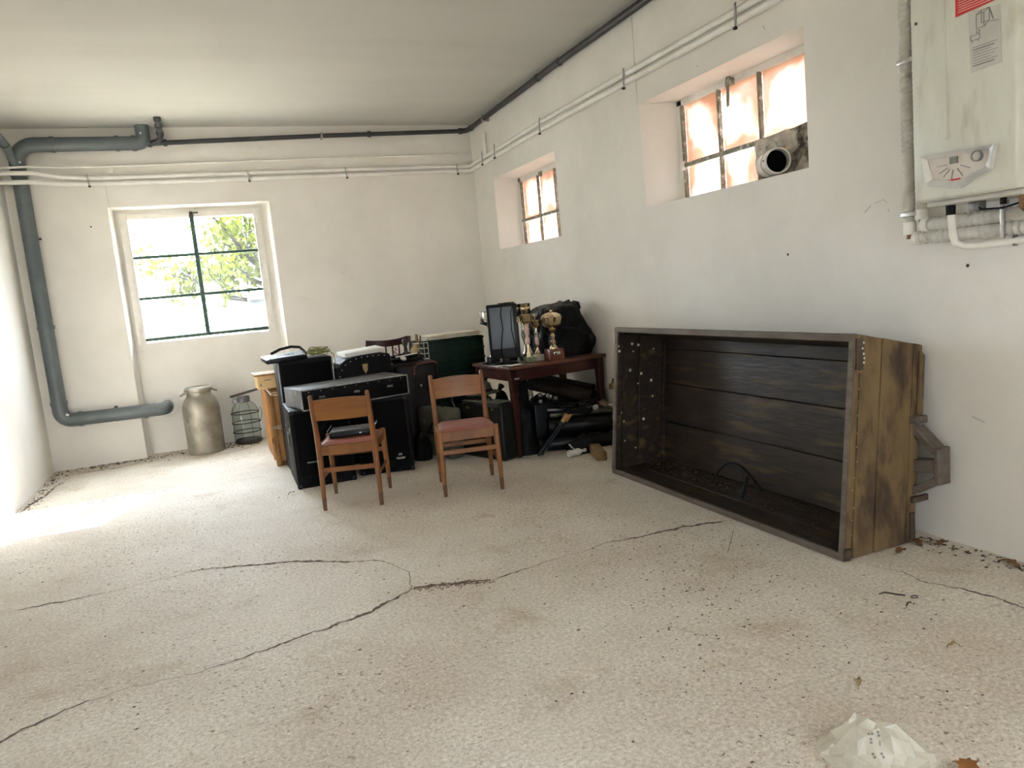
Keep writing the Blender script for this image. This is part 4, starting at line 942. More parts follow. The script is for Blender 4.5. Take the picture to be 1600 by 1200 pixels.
for k in range(4):
    a = 2 * PI * k / 4 + .15; ca, sa = math.cos(a), math.sin(a); mb = MB(); mb.tube([(ca * .143, sa * .143, .0), (ca * .143, sa * .143, .34), (ca * .122, sa * .122, .40), (ca * .080, sa * .080, .438)], .0022, 6); mb.build('cage_wire', M['iron'], t)
mb = MB(); mb.lathe([(.0, .505), (.062, .505), (.066, .498), (.066, .445), (.060, .440)], 28); mb.build('cap', M['metal_grey'], t)
mb = MB(); mb.tube([(.13, 0, .32), (.165, 0, .36), (.175, 0, .30), (.155, 0, .22), (.135, 0, .20)], .004, 6); mb.build('handle', M['metal_grey'], t)
mb = MB(); mb.tube([(-.062, 0, .47), (-.10, .0, .50), (-.115, 0, .46), (-.085, 0, .425)], .0035, 6); mb.build('wire_bail', M['metal_grey'], t)
mb = MB(); mb.lathe([(0, .0), (.128, .0), (.133, .035), (.130, .04), (.124, .012), (0, .010)], 32); mb.build('base_tray', M['iron'], t)
mb = MB(); mb.bar((-2.995, -.10, .522), (-2.595, -.93, .680), .036, .022, .003); tag(mb.build('iron_bar', M['iron']), 'flat rusty bar resting across the demijohn and the crate', 'bar')

t = thing('slatted_crate', 'orange-brown wooden crate with upright slats beside the demijohn', 'crate')
cx0, cx1, cy0, cy1, ch = -2.722, -2.360, -1.575, -.62, .655
for y, w in ((-.66, .075), (-.80, .085), (-.94, .085), (-1.09, .090), (-1.24, .095)):
    mb = MB(); mb.box((cx0 + .010, y, ch / 2 + random.uniform(-.01, .012)), (.020, w, ch - .02), .004); mb.build('slat', M['orange_wood'], t)
for y in (-.72, -1.02, -1.30):
    mb = MB(); mb.box((cx1 - .010, y, ch / 2), (.020, .16, ch - .02), .004); mb.build('slat', M['orange_wood'], t)
for z in (.10, .34, .58):
    mb = MB(); mb.box((cx0 + .031, (cy0 + cy1) / 2, z), (.020, cy1 - cy0 - .05, .06), .003); mb.build('batten', M['brown_wood'], t)
for x in (cx0 + .022, cx1 - .022):
    mb = MB(); mb.box((x, cy0 + .025, ch / 2 - .008), (.044, .05, ch - .016), .006); mb.build('post', M['brown_wood'], t)
mb = MB(); mb.box(((cx0 + cx1) / 2, cy0 + .012, .50), (cx1 - cx0 - .09, .018, .27), .004); mb.build('end_board', M['brown_wood'], t)
mb = MB(); mb.box(((cx0 + cx1) / 2, cy0 + .012, .19), (cx1 - cx0 - .09, .018, .30), .004); mb.build('end_board', M['brown_wood'], t)
mb = MB(); mb.bar((cx0 - .002, cy0 - .004, .355), (cx0 + .12, cy0 - .004, .34), .030, .012, .003, up=(0, 1, 0)); mb.build('strap', M['rusty'], t)
mb = MB(); mb.lathe([(0, .004), (.026, .004), (.030, 0)], 20, (cx0 - .001, cy0 + .10, .22), (-1, 0, 0)); mb.build('hand_hole', M['black_dark'], t)
mb = MB(); mb.box(((cx0 + cx1) / 2, (cy0 + cy1) / 2, .02), (cx1 - cx0 - .05, cy1 - cy0 - .06, .02), .003); mb.build('bottom', M['brown_wood'], t)
mb = MB(); mb.box(((cx0 + cx1) / 2 + .02, (cy0 + cy1) / 2, ch - .006), (cx1 - cx0 - .03, cy1 - cy0 - .02, .016), .003); mb.build('top_board', M['brown_wood'], t)
t = thing('pine_drawer', 'pale pine drawer box resting on the slatted crate', 'box', (-2.600, -1.12, .669), math.radians(2))
mb = MB(); mb.box((0, 0, .065), (.36, .30, .125), .004); mb.build('body', M['light_wood'], t)
mb = MB(); mb.box((-.005, -.005, .136), (.40, .34, .018), .004); mb.build('lid', M['brown_wood'], t)
mb = MB(); mb.box((-.09, -.152, .085), (.06, .004, .006)).box((-.155, -.152, .045), (.008, .004, .020)); mb.build('slot', M['dirt'], t)

# ---------------------------------------------------------------- middle of the heap
t = thing('dark_suitcase', 'dark brown upright suitcase with a dull red rim beside the flight case', 'suitcase', (-1.475, -2.02, 0), math.radians(-6))
mb = MB(); mb.box((0, .12, .410), (.40, .24, .80), .045, seg=4); mb.build('body', M['dark_brown'], t)
mb = MB(); mb.tube([(-.02, -.004, .70), (-.015, -.004, .765), (.02, -.004, .792), (.08, -.004, .797), (.165, -.004, .797), (.188, .0, .78)], .008, 8); mb.build('red_rim', M['red_trim'], t)
mb = MB(); mb.tube([(-.10, .12, .805), (-.06, .12, .835), (.06, .12, .835), (.10, .12, .805)], .009, 8); mb.build('handle', M['rubber'], t)
mb = MB(); mb.box((.03, -.006, .60), (.016, .006, .024), .003); mb.build('clasp', M['edge_metal'], t)

# old spindle-backed chair pushed against the back, only its top rail shows
t = thing('spindle_chair', 'dark old chair whose curved top rail shows above the heap', 'chair', (-1.545, -1.30, 0), math.radians(4))
mb = MB(); P_ = [(-.21 + .42 * k / 10, -.05 * (1 - (k / 5 - 1) ** 2), .965 + .018 * ((k / 5 - 1) ** 2)) for k in range(11)]
for a, b in zip(P_, P_[1:]): mb.bar(a, (b[0] + .002, b[1], b[2]), .028, .062)
mb.build('top_rail', M['table_wood'], t)
for k in range(6):
    x = -.17 + .068 * k; mb = MB(); mb.tube([(x, -.05 * (1 - (x / .21) ** 2), .945), (x * .9, -.02, .46)], .008, 8); mb.build('spindle', M['table_wood'], t)
mb = MB(); mb.box((0, .16, .45), (.40, .42, .03), .008); mb.build('seat', M['table_wood'], t)
for x in (-.17, .17):
    for y in (-.02, .34):
        mb = MB(); mb.tube([(x, y, .44), (x * 1.05, y, 0)], [.018, .013], 10); mb.build('leg', M['table_wood'], t)

# wooden tray board on the suitcase and heap, carrying small objects
t = thing('dark_cloth_bundle', 'crumpled black cloth bundle between trunk and green crates', 'bundle', (-1.475, -1.80, .812))
mb = MB(); rn = random.Random(21)
def blob(mb, rx, ry, rz, seed, amp=.18, nu=22, nv=12, flat=True):
    rr = random.Random(seed); ph = [(rr.uniform(1, 4), rr.uniform(1, 5), rr.uniform(0, 6)) for _ in range(6)]
    g = []
    for j in range(nv + 1):
        v = j / nv; th = v * PI * (.5 if flat else 1) ; ring = []
        for i in range(nu):
            a = 2 * PI * i / nu; k = 1 + sum(amp / 3 * math.sin(int(p) * a + q * th * 2 + r) for p, q, r in ph) * math.sin(th if not flat else th)
            ring.append(mb.bm.verts.new((rx * math.sin(th) * math.cos(a) * k, ry * math.sin(th) * math.sin(a) * k, rz * math.cos(th) * (k if not flat else (1 + (k - 1) * .6)))))
        g.append(ring)
    for a, b in zip(g, g[1:]):
        for i in range(nu): mb.bm.faces.new([a[i], a[(i + 1) % nu], b[(i + 1) % nu], b[i]])
    bmesh.ops.remove_doubles(mb.bm, verts=mb.bm.verts[:], dist=1e-5)
    if flat: mb.bm.faces.new([v for v in g[-1] if v.is_valid][::-1]) if all(v.is_valid for v in g[-1]) else None
blob(mb, .17, .11, .075, 4, .35); mb.build('cloth', M['rubber'], t)
mb = MB(); mb.bar((-.14, -.09, .055), (.05, -.11, .07), .022, .010); mb.build('pale_strip', M['bone'], t)
t = thing('small_vase', 'dark turned wooden candlestick standing up in the heap', 'candlestick', (-1.490, -1.78, .872))
mb = MB(); mb.lathe([(0, 0), (.032, 0), (.034, .015), (.016, .03), (.014, .07), (.026, .095), (.028, .13), (.018, .145), (0, .146)], 16); mb.build('body', M['iron'], t)
mb = MB(); mb.tube([(.045, 0, .0), (.047, 0, .12), (.046, 0, .165)], [.012, .010, .013], 10); mb.build('side_stem', M['iron'], t)
t = thing('ochre_jug', 'small ochre ceramic jug among the dark clutter', 'jug', (-1.435, -1.84, .862), rot=(0, .25, 0))
mb = MB(); mb.lathe([(0, 0), (.026, 0), (.036, .03), (.034, .055), (.020, .075), (.022, .092), (.018, .090), (.016, .075), (0, .07)], 18); mb.build('body', M['ochre'], t)
mb = MB(); mb.tube([(.022, 0, .085), (.045, 0, .08), (.046, 0, .05), (.034, 0, .035)], .004, 6); mb.build('handle', M['ochre'], t)
mb = MB(); mb.tube([(0, 0, 0), (.01, -.01, .03), (-.015, 0, .05), (.012, 0, .065), (-.004, 0, .085)], .009, 8); o = mb.build('pink_ribbon', M['pink'], None, loc=(-1.600, -1.84, .862)); tag(o, 'crumpled pink ribbon beside the studded trunk', 'ribbon')
mb = MB(); mb.lathe([(0, 0), (.026, 0), (.029, .012), (.012, .026), (0, .028)], 14); o = mb.build('white_cup', M['bone'], None, loc=(-1.565, -1.95, .846), rot=(.5, .3, 0)); tag(o, 'small pale dish lying on the dark heap', 'dish')
mb = MB(); mb.bar((0, 0, 0), (.025, -.02, .20), .012, .012, .002); o = mb.build('dark_stake', M['iron'], None, loc=(-1.375, -1.80, .83)); tag(o, 'thin dark stake sticking up from the heap', 'stake')
mb = MB(); mb.bar((0, 0, 0), (.0, -.0, .13), .030, .020, .003); o = mb.build('wood_block', M['log'], None, loc=(-1.310, -1.55, .905), rot=(.15, -.15, .3)); tag(o, 'small rough wood block leaning by the wire basket', 'block')

# ---------------------------------------------------------------- green crates with newspapers
def crate(z, label):
    t = thing('plastic_crate', label, 'crate', (-.985, -1.42, z), math.radians(2), 'stacked green crates')
    w, d, h, th = .62, .40, .315, .012
    for (c, s) in (((0, -d / 2 + th / 2, h / 2), (w, th, h)), ((0, d / 2 - th / 2, h / 2), (w, th, h)), ((-w / 2 + th / 2, 0, h / 2), (th, d - 2 * th, h)), ((w / 2 - th / 2, 0, h / 2), (th, d - 2 * th, h))):
        mb = MB(); mb.box(c, s, .003); mb.build('wall_panel', M['crate_green'], t)
    mb = MB(); mb.box((0, 0, .010), (w - 2 * th, d - 2 * th, .016), .002); mb.build('bottom', M['crate_green'], t)
    for zz in (.018, .11, .205, .300):
        mb = MB(); mb.box((0, -d / 2 - .004, zz), (w + .012, .012, .016), .003); mb.build('rib', M['crate_green'], t)
        mb = MB(); mb.box((-w / 2 - .003, 0, zz), (.010, d, .016), .003); mb.build('rib', M['crate_green'], t)
    for k in range(6):
        mb = MB(); mb.box((-w / 2 + .02 + k * (w - .04) / 5, -d / 2 - .003, h / 2), (.012, .010, h - .03), .003); mb.build('upright_rib', M['crate_green'], t)
    return t
for k, lab in enumerate(('green plastic crate at the bottom of the stack behind the table', 'green plastic crate in the middle of the stack behind the table', 'green plastic crate on top of the stack, filled with newspapers')): crate(.003 + k * .318, lab)
for k in range(5):
    mb = MB(); mb.box((0, 0, .004), (.52 - .02 * (k % 2), .33 - .015 * (k % 3), .007), .001)
    o = mb.build('newspaper', M['paper'], None, loc=(-.955 + .012 * (k % 3), -1.43 + .01 * (k % 2), .960 + k * .0082), rot=(0, 0, math.radians((2, 4, 1, 5, 3)[k])))
    tag(o, ('lowest yellowed newspaper on the green crates', 'second lowest yellowed newspaper on the green crates', 'middle yellowed newspaper on the green crates', 'second highest yellowed newspaper on the green crates', 'topmost yellowed newspaper on the green crates')[k], 'newspaper', 'newspapers on the green crates')
mb = MB(); blob(mb, .05, .04, .045, 31, .5); o = mb.build('crumpled_paper', M['paper_white'], None, loc=(-1.245, -1.50, .958)); tag(o, 'crumpled white paper at the left end of the green crates', 'paper')
t = thing('wire_basket', 'pale green wire basket hanging at the left of the green crates', 'basket', (-1.325, -1.66, .80))
for z in (0, .05, .10, .15):
    mb = MB(); mb.tube([(-.05, -.04, z), (.07, -.04, z), (.07, .05, z), (-.05, .05, z)], .004, 6, closed=True); mb.build('hoop', M['boiler_panel'], t)
for x in (-.05, -.01, .03, .07):
    mb = MB(); mb.tube([(x, -.042, 0), (x, -.042, .16)], .0035, 6); mb.build('wire', M['boiler_panel'], t)
mb = MB(); mb.box((.01, .005, .0), (.12, .09, .006)); mb.build('bottom', M['boiler_panel'], t)

# ---------------------------------------------------------------- table
TB = (-.520, -2.545); TR = math.radians(5); TZ = .755
t = thing('table', 'dark mahogany table in the corner carrying trophies', 'table', (TB[0], TB[1], 0), TR)
tw, td = .94, .72
mb = MB(); mb.box((0, 0, TZ - .014), (tw, td, .028), .006); mb.build('tabletop', M['table_top'], t)
for y in (-1, 1):
    mb = MB(); mb.box((0, y * (td / 2 - .045), TZ - .075), (tw - .12, .022, .095), .003); mb.build('apron', M['table_wood'], t)
for x in (-1, 1):
    mb = MB(); mb.box((x * (tw / 2 - .045), 0, TZ - .075), (.022, td - .12, .095), .003); mb.build('apron', M['table_wood'], t)
    for y in (-1, 1):
        mb = MB(); p = (x * (tw / 2 - .05), y * (td / 2 - .05)); mb.bar((p[0], p[1], TZ - .028), (p[0], p[1], 0), .062, .062, .004, w2=.036); mb.build('leg', M['table_wood'], t)
mb = MB(); mb.tube([(-tw / 2 + .05, -td / 2 + .018, .655), (-tw / 2 + .09, -td / 2 + .015, .655)], .008, 8); mb.build('metal_strip', M['edge_metal'], t)
TZ += .001
def tloc(px, py, z=0): return (px, py, TZ + z)

# monitor, turned, with a cable over it
t = thing('monitor', 'black computer monitor with a grey reflecting screen on the table', 'monitor', tloc(-.862, -2.66), math.radians(-24))
mb = MB(); mb.lathe([(0, 0), (.105, 0), (.108, .008), (.09, .018), (.03, .024), (0, .024)], 28, sx=1, sy=.8); mb.build('stand_base', M['black_plastic'], t)
mb = MB(); mb.box((0, .02, .05), (.07, .04, .09), .01); mb.build('stand_neck', M['black_plastic'], t)
hd = mb = MB(); mb.box((0, .03, .275), (.255, .075, .455), .012, rot=(math.radians(-2), 0, 0)); body = mb.build('housing', M['black_plastic'], t)
mb = MB(); mb.box((-.006, -.0085, .305), (.195, .006, .345), .002, rot=(math.radians(-2), 0, 0)); mb.build('screen', M['blackglass'], t)
mb = MB(); mb.box((.02, -.0105, .185), (.05, .003, .04), .001, rot=(math.radians(-2), 0, 0)); mb.build('screen_mark', M['black_plastic'], t)
mb = MB(); mb.tube([(.135, .05, .34), (.125, .02, .46), (.06, -.005, .508), (.005, -.022, .49), (-.01, -.022, .42), (.0, -.022, .30), (-.02, -.022, .20), (-.03, -.024, .12), (-.015, -.05, .03)], .0038, 6); mb.build('cable', M['rubber'], t)
mb = MB(); mb.tube([(.10, .0, .50), (.075, -.017, .43), (.07, -.017, .28), (.095, -.017, .10), (.12, -.02, .03)], .0038, 6); mb.build('cable', M['rubber'], t)
mb = MB(); mb.tube([(.13, .07, .42), (.16, .06, .30), (.15, .05, .22), (.175, .03, .12), (.17, -.02, .012)], .0045, 6); mb.build('cable', M['rubber'], t)
for k, (x, y, r_) in enumerate(((-.925, -2.74, -.2), (-.86, -2.82, .3))):
    mb = MB(); mb.box((0, 0, .002), (.12, .07, .003)); o = mb.build('loose_paper', M['paper_white'], None, loc=tloc(x, y), rot=(0, 0, r_)); tag(o, ('scrap of white paper left of the monitor base', 'scrap of white paper in front of the monitor base')[k], 'paper')
mb = MB(); mb.tube([(.0, 0, .006), (.05, .02, .010), (.08, -.02, .007), (.03, -.05, .010), (-.03, -.02, .006), (-.05, .03, .012), (.02, .06, .008)], .006, 7); o = mb.build('cable_tangle', M['rubber'], None, loc=tloc(-.955, -2.50)); tag(o, 'tangled black cord at the left edge of the table', 'cord')

# trophies
def trophy(label, loc, parts, rz=0):
    t = thing('trophy', label, 'trophy', loc, rz, 'trophies on the table')
    for kind, name, m, *a in parts:
        mb = MB()
        if kind == 'l': mb.lathe(a[0], 24)
        elif kind == 'b': mb.box(a[0], a[1], .004)
        elif kind == 't': mb.tube(a[0], a[1], 8)
        mb.build(name, M[m], t)
    return t
def cup(z0, r, h, foot=.02):
    return [(0, z0), (foot, z0), (foot * .8, z0 + .01), (r * .55, z0 + h * .18), (r * .88, z0 + h * .45), (r, z0 + h), (r * 1.05, z0 + h + .003), (r * .97, z0 + h), (r * .84, z0 + h * .48), (r * .5, z0 + h * .25), (0, z0 + h * .2)]
trophy('trophy with a large round golden bowl on a reddish wooden base', tloc(-.478, -2.80), [
    ('b', 'base', 'red_wood', (0, 0, .045), (.135, .11, .09)), ('b', 'name_plate', 'silver', (0, -.0565, .055), (.060, .004, .026)),
    ('l', 'stem', 'gold', [(0, .09), (.035, .09), (.036, .10), (.020, .125), (.026, .15), (.012, .17), (.020, .20), (.010, .22), (.028, .245), (0, .25)]),
    ('l', 'bowl', 'gold', cup(.25, .092, .105, .03)), ('l', 'lid', 'gold', [(.090, .352), (.080, .375), (.045, .392), (.012, .398), (.014, .412), (0, .418)])])
trophy('tall trophy with a rose marble column and green marble base', tloc(-.690, -2.755), [
    ('b', 'base', 'green_marble', (0, 0, .024), (.085, .075, .048)), ('l', 'foot', 'gold', [(.030, .048), (.026, .07), (.014, .11), (.012, .15), (.016, .155)]),
    ('l', 'column', 'rose_marble', [(.018, .155), (.019, .20), (.012, .205), (.012, .225), (.019, .23), (.019, .285), (.013, .29), (.022, .31)]), ('l', 'cup', 'gold', cup(.31, .058, .085)),
    ('t', 'handle', 'gold', [(.05, 0, .38), (.08, 0, .385), (.082, 0, .35), (.04, 0, .335)], .004), ('t', 'handle', 'gold', [(-.05, 0, .38), (-.08, 0, .385), (-.082, 0, .35), (-.04, 0, .335)], .004)])
trophy('small trophy with a copper-coloured cup on a beige stone base', tloc(-.590, -2.720), [
    ('b', 'base', 'beige_stone', (0, 0, .026), (.075, .07, .052)), ('l', 'foot', 'gold', [(.028, .052), (.03, .065), (.012, .09), (.011, .12), (.02, .135)]),
    ('l', 'column', 'rose_marble', [(.014, .135), (.015, .19), (.009, .20), (.016, .22)]), ('l', 'figure', 'silver', [(.016, .22), (.02, .235), (.010, .255), (.012, .275), (0, .285)]), ('l', 'cup', 'gold', cup(.275, .045, .062))])
trophy('trophy with a straight silver-gold beaker, tallest behind the marble column', tloc(-.640, -2.585), [
    ('b', 'base', 'black_plastic', (0, 0, .03), (.09, .09, .06)), ('l', 'stem', 'silver', [(.03, .06), (.014, .09), (.012, .22), (.02, .25), (.012, .28), (.012, .37), (.028, .385)]),
    ('l', 'beaker', 'silver', [(0, .385), (.060, .385), (.066, .40), (.067, .485), (.069, .488), (.064, .486), (.060, .40), (0, .395)]), ('l', 'band', 'gold', [(.067, .43), (.0685, .432), (.0685, .455), (.067, .457)])])
trophy('trophy with a shallow golden cup half hidden behind the monitor', tloc(-.733, -2.45), [
    ('b', 'base', 'black_plastic', (0, 0, .03), (.09, .09, .06)), ('l', 'stem', 'gold', [(.03, .06), (.014, .09), (.012, .36), (.02, .39), (.012, .40), (.028, .42)]), ('l', 'cup', 'gold', cup(.42, .075, .085, .03))])
trophy('trophy with a silver square-sided cup at the far left behind the monitor', tloc(-.900, -2.46), [
    ('b', 'base', 'black_plastic', (0, 0, .03), (.09, .09, .06)), ('l', 'stem', 'silver', [(.03, .06), (.014, .09), (.012, .30), (.03, .32)]), ('l', 'saucer', 'black_plastic', [(0, .32), (.02, .32), (.088, .350), (.090, .356), (0, .356)]), ('l', 'cup', 'silver', [(0, .356), (.080, .356), (.083, .362), (.086, .445), (.088, .447), (.083, .445), (.079, .365), (0, .362)])])
mb = MB(); mb.lathe([(0, 0), (.016, 0), (.016, .03), (.012, .038), (.012, .05), (0, .05)], 14); o = mb.build('small_bottle', M['bone'], None, loc=tloc(-.552, -2.66, 0)); tag(o, 'tiny pale bottle between the trophies', 'bottle')

# object under a black plastic sheet
t = thing('covered_object', 'bulky thing wrapped in black plastic sheeting on the table', 'bundle', tloc(-.238, -2.49), math.radians(4))
prof_ = [(-.20, 0), (-.23, .06), (-.235, .16), (-.24, .26), (-.262, .38), (-.245, .425), (-.19, .438), (-.05, .455), (.035, .466), (.060, .450), (.068, .390), (.105, .335), (.175, .235), (.232, .160), (.225, .09), (.16, 0)]
mb = MB(); rn = random.Random(5); ny = 9; rows = []
for j in range(ny + 1):
    v = j / ny; y = -.22 + .44 * v; s = 1 - .10 * abs(2 * v - 1) ** 3; row = []
    for i, (x, z) in enumerate(prof_):
        w = .012 * math.sin(i * 1.7 + j * 2.3) + rn.uniform(-.008, .008) if z > .02 else 0
        row.append(mb.bm.verts.new((x * (1 - .10 * abs(2 * v - 1) ** 3) + w, y + rn.uniform(-.010, .010), max(0, z * s + (w if z > .02 else 0)))))
    rows.append(row)
for a, b in zip(rows, rows[1:]):
    for i in range(len(prof_) - 1): mb.bm.faces.new([a[i], a[i + 1], b[i + 1], b[i]])
mb.bm.faces.new(rows[0]); mb.bm.faces.new(rows[-1][::-1])
bmesh.ops.triangulate(mb.bm, faces=[f for f in mb.bm.faces if len(f.verts) > 4])
o = mb.build('plastic_sheet', M['binbag'], t, ang=180)
sb_ = o.modifiers.new('fine', 'SUBSURF'); sb_.subdivision_type = 'SIMPLE'; sb_.levels = 2; sb_.render_levels = 2
tx = bpy.data.textures.new('crumple', 'CLOUDS'); tx.noise_scale = .11; tx.noise_depth = 3
dm = o.modifiers.new('crumple', 'DISPLACE'); dm.texture = tx; dm.strength = .055; dm.mid_level = .5
mb = MB(); P_ = [(-.24, -.225, .30), (-.15, -.235, .25), (-.02, -.238, .235), (.10, -.225, .17), (.20, -.20, .12)]; mb.tube(P_, [.006, .014, .010, .014, .006], 8); mb.build('fold', M['binbag'], t)
mb = MB(); P_ = [(.05, -.17, .45), (.09, -.20, .33), (.13, -.215, .24), (.19, -.21, .13)]; mb.tube(P_, [.005, .010, .010, .005], 8); mb.build('fold', M['binbag'], t)
mb = MB(); P_ = [(-.19, -.18, .43), (-.18, -.22, .34), (-.20, -.23, .22)]; mb.tube(P_, [.004, .010, .006], 8); mb.build('fold', M['binbag'], t)
mb = MB(); mb.tube([(.07, -.10, .46), (.11, -.12, .44), (.115, -.13, .40), (.10, -.13, .37)], [.012, .02, .018, .008], 10); mb.build('gathered_corner', M['binbag'], t)

# ---------------------------------------------------------------- suitcases and clutter below the table
t = thing('suitcase', 'olive-black moulded suitcase standing beside the facing chair', 'suitcase', (-1.085, -2.655, 0), math.radians(-70.5))
mb = MB(); s_ = []
mb.hexa([(-.285, -.085, .0), (.285, -.085, .0), (.285, .105, .0), (-.285, .105, .0)], [(-.255, -.060, .475), (.255, -.060, .475), (.255, .085, .475), (-.255, .085, .475)])
o = mb.build('shell', M['suit'], t)
bv = o.modifiers.new('round', 'BEVEL'); bv.width = .03; bv.segments = 3
mb = MB(); mb.hexa([(-.24, -.055, .468), (.24, -.055, .468), (.24, .078, .468), (-.24, .078, .468)], [(-.24, -.055, .478), (.24, -.055, .478), (.24, .078, .478), (-.24, .078, .478)], .003); mb.build('dusty_top', M['suit_dust'], t)
mb = MB(); mb.tube([(-.07, .01, .475), (-.06, .01, .505), (.06, .01, .505), (.07, .01, .475)], .010, 8); mb.build('handle', M['rubber'], t)
for x in (-.16, .16):
    mb = MB(); mb.box((x, -.062, .42), (.03, .012, .022), .003); mb.build('clasp', M['brass'], t)
mb = MB(); mb.tube([(-.262, -.072, .03), (-.258, -.066, .44), (.258, -.066, .44), (.262, -.072, .03)], .005, 6); mb.build('seam', M['rubber'], t)
t = thing('suitcase', 'dusty khaki suitcase mostly hidden behind the facing chair', 'suitcase', (-1.395, -2.325, 0), math.radians(-70.5))
mb = MB(); mb.box((0, 0, .215), (.46, .15, .43), .035, seg=3); mb.build('shell', M['suit_dust'], t)
mb = MB(); mb.tube([(-.06, 0, .43), (-.05, 0, .458), (.05, 0, .458), (.06, 0, .43)], .009, 8); mb.build('handle', M['rubber'], t)
mb = MB(); mb.box((0, -.077, .215), (.43, .006, .012), .002); mb.build('seam', M['rubber'], t)
t = thing('travel_bag', 'black soft bag lying on the floor between loudspeaker and chair', 'bag', (-1.555, -2.28, 0), math.radians(70))
mb = MB(); blob(mb, .13, .075, .22, 15, .12); mb.build('bag', M['rubber'], t)
mb = MB(); mb.tube([(-.10, -.07, .22), (-.06, -.10, .30), (.04, -.10, .31), (.09, -.07, .23)], .009, 8); mb.build('handle', M['rubber'], t)
t = thing('felt_hat', 'dark brimmed hat on top of the suitcases', 'hat', (-1.02, -2.44, .508), math.radians(20))
mb = MB(); mb.lathe([(0, .105), (.05, .10), (.075, .08), (.085, .03), (.088, .016), (.15, .010), (.155, .005), (.15, 0), (0, .0)], 28, sx=1.05, sy=.85); mb.build('crown_and_brim', M['suit_dust'], t)
mb = MB(); mb.lathe([(.087, .018), (.0895, .019), (.0885, .036), (.086, .037)], 28, sx=1.05, sy=.85); mb.build('band', M['rubber'], t)
t = thing('wire_hoop', 'thin curved metal wire poking out behind the facing chair', 'wire')
mb = MB(); mb.tube([(-1.30, -2.50, .43), (-1.33, -2.52, .50), (-1.31, -2.53, .57), (-1.24, -2.53, .60)], .005, 6); mb.build('wire', M['metal_grey'], t)

G = 'clutter under the table'
def roll(label, a, b, r, m='tarp', inner=True, name='rolled_tarp', cat='roll'):
    t = thing(name, label, cat, group=G); a, b = Vector(a), Vector(b); d = (b - a); L_ = d.length
    mb = MB(); mb.lathe([(r * .55, 0), (r, 0), (r * 1.02, L_ * .3), (r * .98, L_ * .7), (r, L_), (r * .55, L_), (r * .55, 0)], 18, a, d); mb.build('wrap', M[m], t)
    if inner:
        mb = MB(); mb.lathe([(0, L_ * .02), (r * .56, L_ * .02)], 14, a, d); mb.build('core', M['black_dark'], t)
        mb = MB(); mb.lathe([(0, L_ * .98), (r * .56, L_ * .98)], 14, a, d); mb.build('core', M['black_dark'], t)
    return t
roll('brown tarpaulin roll, uppermost under the table', (-.175, -2.86, .395), (-.50, -2.30, .515), .065)
roll('brown tarpaulin roll lying nearest the right wall', (-.085, -2.70, .445), (-.33, -2.20, .53), .038)
roll('black plastic roll below the tarpaulins', (-.11, -3.03, .200), (-.60, -2.83, .200), .080, 'binbag')
roll('long dark tube lying low beneath the table', (-.05, -3.08, .058), (-.70, -2.82, .058), .056, 'black_plastic')
roll('thin olive tube resting on the black roll', (-.06, -3.09, .302), (-.60, -2.87, .302), .020, 'suit_dust', False, 'tube', 'tube')
roll('thin grey tube resting behind the olive tube', (-.15, -2.99, .300), (-.58, -2.78, .335), .016, 'metal_grey', False, 'tube', 'tube')
for lab, (x, y), rz, (a, b, c), sd, am, m_ in (
        ('black sack against the suitcase under the left table end', (-.83, -2.36), .1, (.12, .13, .50), 47, .2, 'rubber'),
        ('black sack carrying the brown tarpaulin rolls', (-.30, -2.50), -.2, (.20, .21, .44), 53, .2, 'binbag'),
        ('upright black sack beside the near left table leg', (-.805, -2.78), .3, (.09, .10, .42), 57, .2, 'rubber'),
        ('low black sack in front of the tubes below the table', (-.45, -3.10), -.3, (.13, .07, .13), 49, .25, 'rubber')):
    t = thing('black_bag', lab, 'bag', (x, y, 0), rz, G); mb = MB(); blob(mb, a, b, c, sd, am); mb.build('sack', M[m_], t)
    mb = MB(); mb.tube([(-.02, 0, c * .93), (.0, 0, c * 1.03), (.025, .01, c * 1.08)], [.03, .018, .03], 8); mb.build('tied_neck', M[m_], t)
t = thing('hose_tangle', 'tangle of black hose lying over the tubes beneath the table', 'hose', (-.40, -3.02, .30), 0, G)
rn = random.Random(91)
for k in range(6):
    mb = MB(); a0 = rn.uniform(0, 6); mb.tube([((.10 + .03 * k * .4) * math.cos(a0 + q * .55) * 1.2, .05 * math.sin(a0 + q * .55), .02 + .016 * k + .014 * math.sin(q * 1.3 + k)) for q in range(10)], .009, 7); mb.build('loop', M['rubber'], t)
for k, (x, y, z) in enumerate(((-.655, -2.825, .475), (-.590, -2.835, .465), (-.660, -2.835, .425), (-.520, -2.840, .435))):
    t = thing('film_can', ('small white-ended canister, upper left of four under the table', 'small white-ended canister, upper middle of four under the table', 'small white-ended canister, lower left of four under the table', 'small white-ended canister, rightmost of four under the table')[k], 'canister', (x, y, z), 0, 'white-ended canisters')
    mb = MB(); mb.lathe([(0, 0), (.020, 0), (.024, .004), (.024, .24), (0, .24)], 18, (0, 0, 0), (.15, 1, -.28)); mb.build('body', M['black_plastic'], t)
    mb = MB(); mb.lathe([(0, -.006), (.015, -.006), (.0185, -.002), (.0185, .003)], 18, (0, 0, 0), (.15, 1, -.28)); mb.build('end_cap', M['metal_grey'], t)
t = thing('canister_box', 'dark box holding the white-ended canisters under the table', 'box', (-.572, -2.67, 0), .05, G)
mb = MB(); mb.box((0, 0, .198), (.26, .22, .39), .01); mb.build('body', M['black_plastic'], t)
mb = MB(); mb.box((0, 0, .398), (.25, .21, .01), .004); mb.build('lid', M['rubber'], t)
t = thing('lace_net', 'dark patterned net bundle hanging below the table top', 'net', (-.755, -2.74, .50), 0, G)
mb = MB(); rn = random.Random(61)
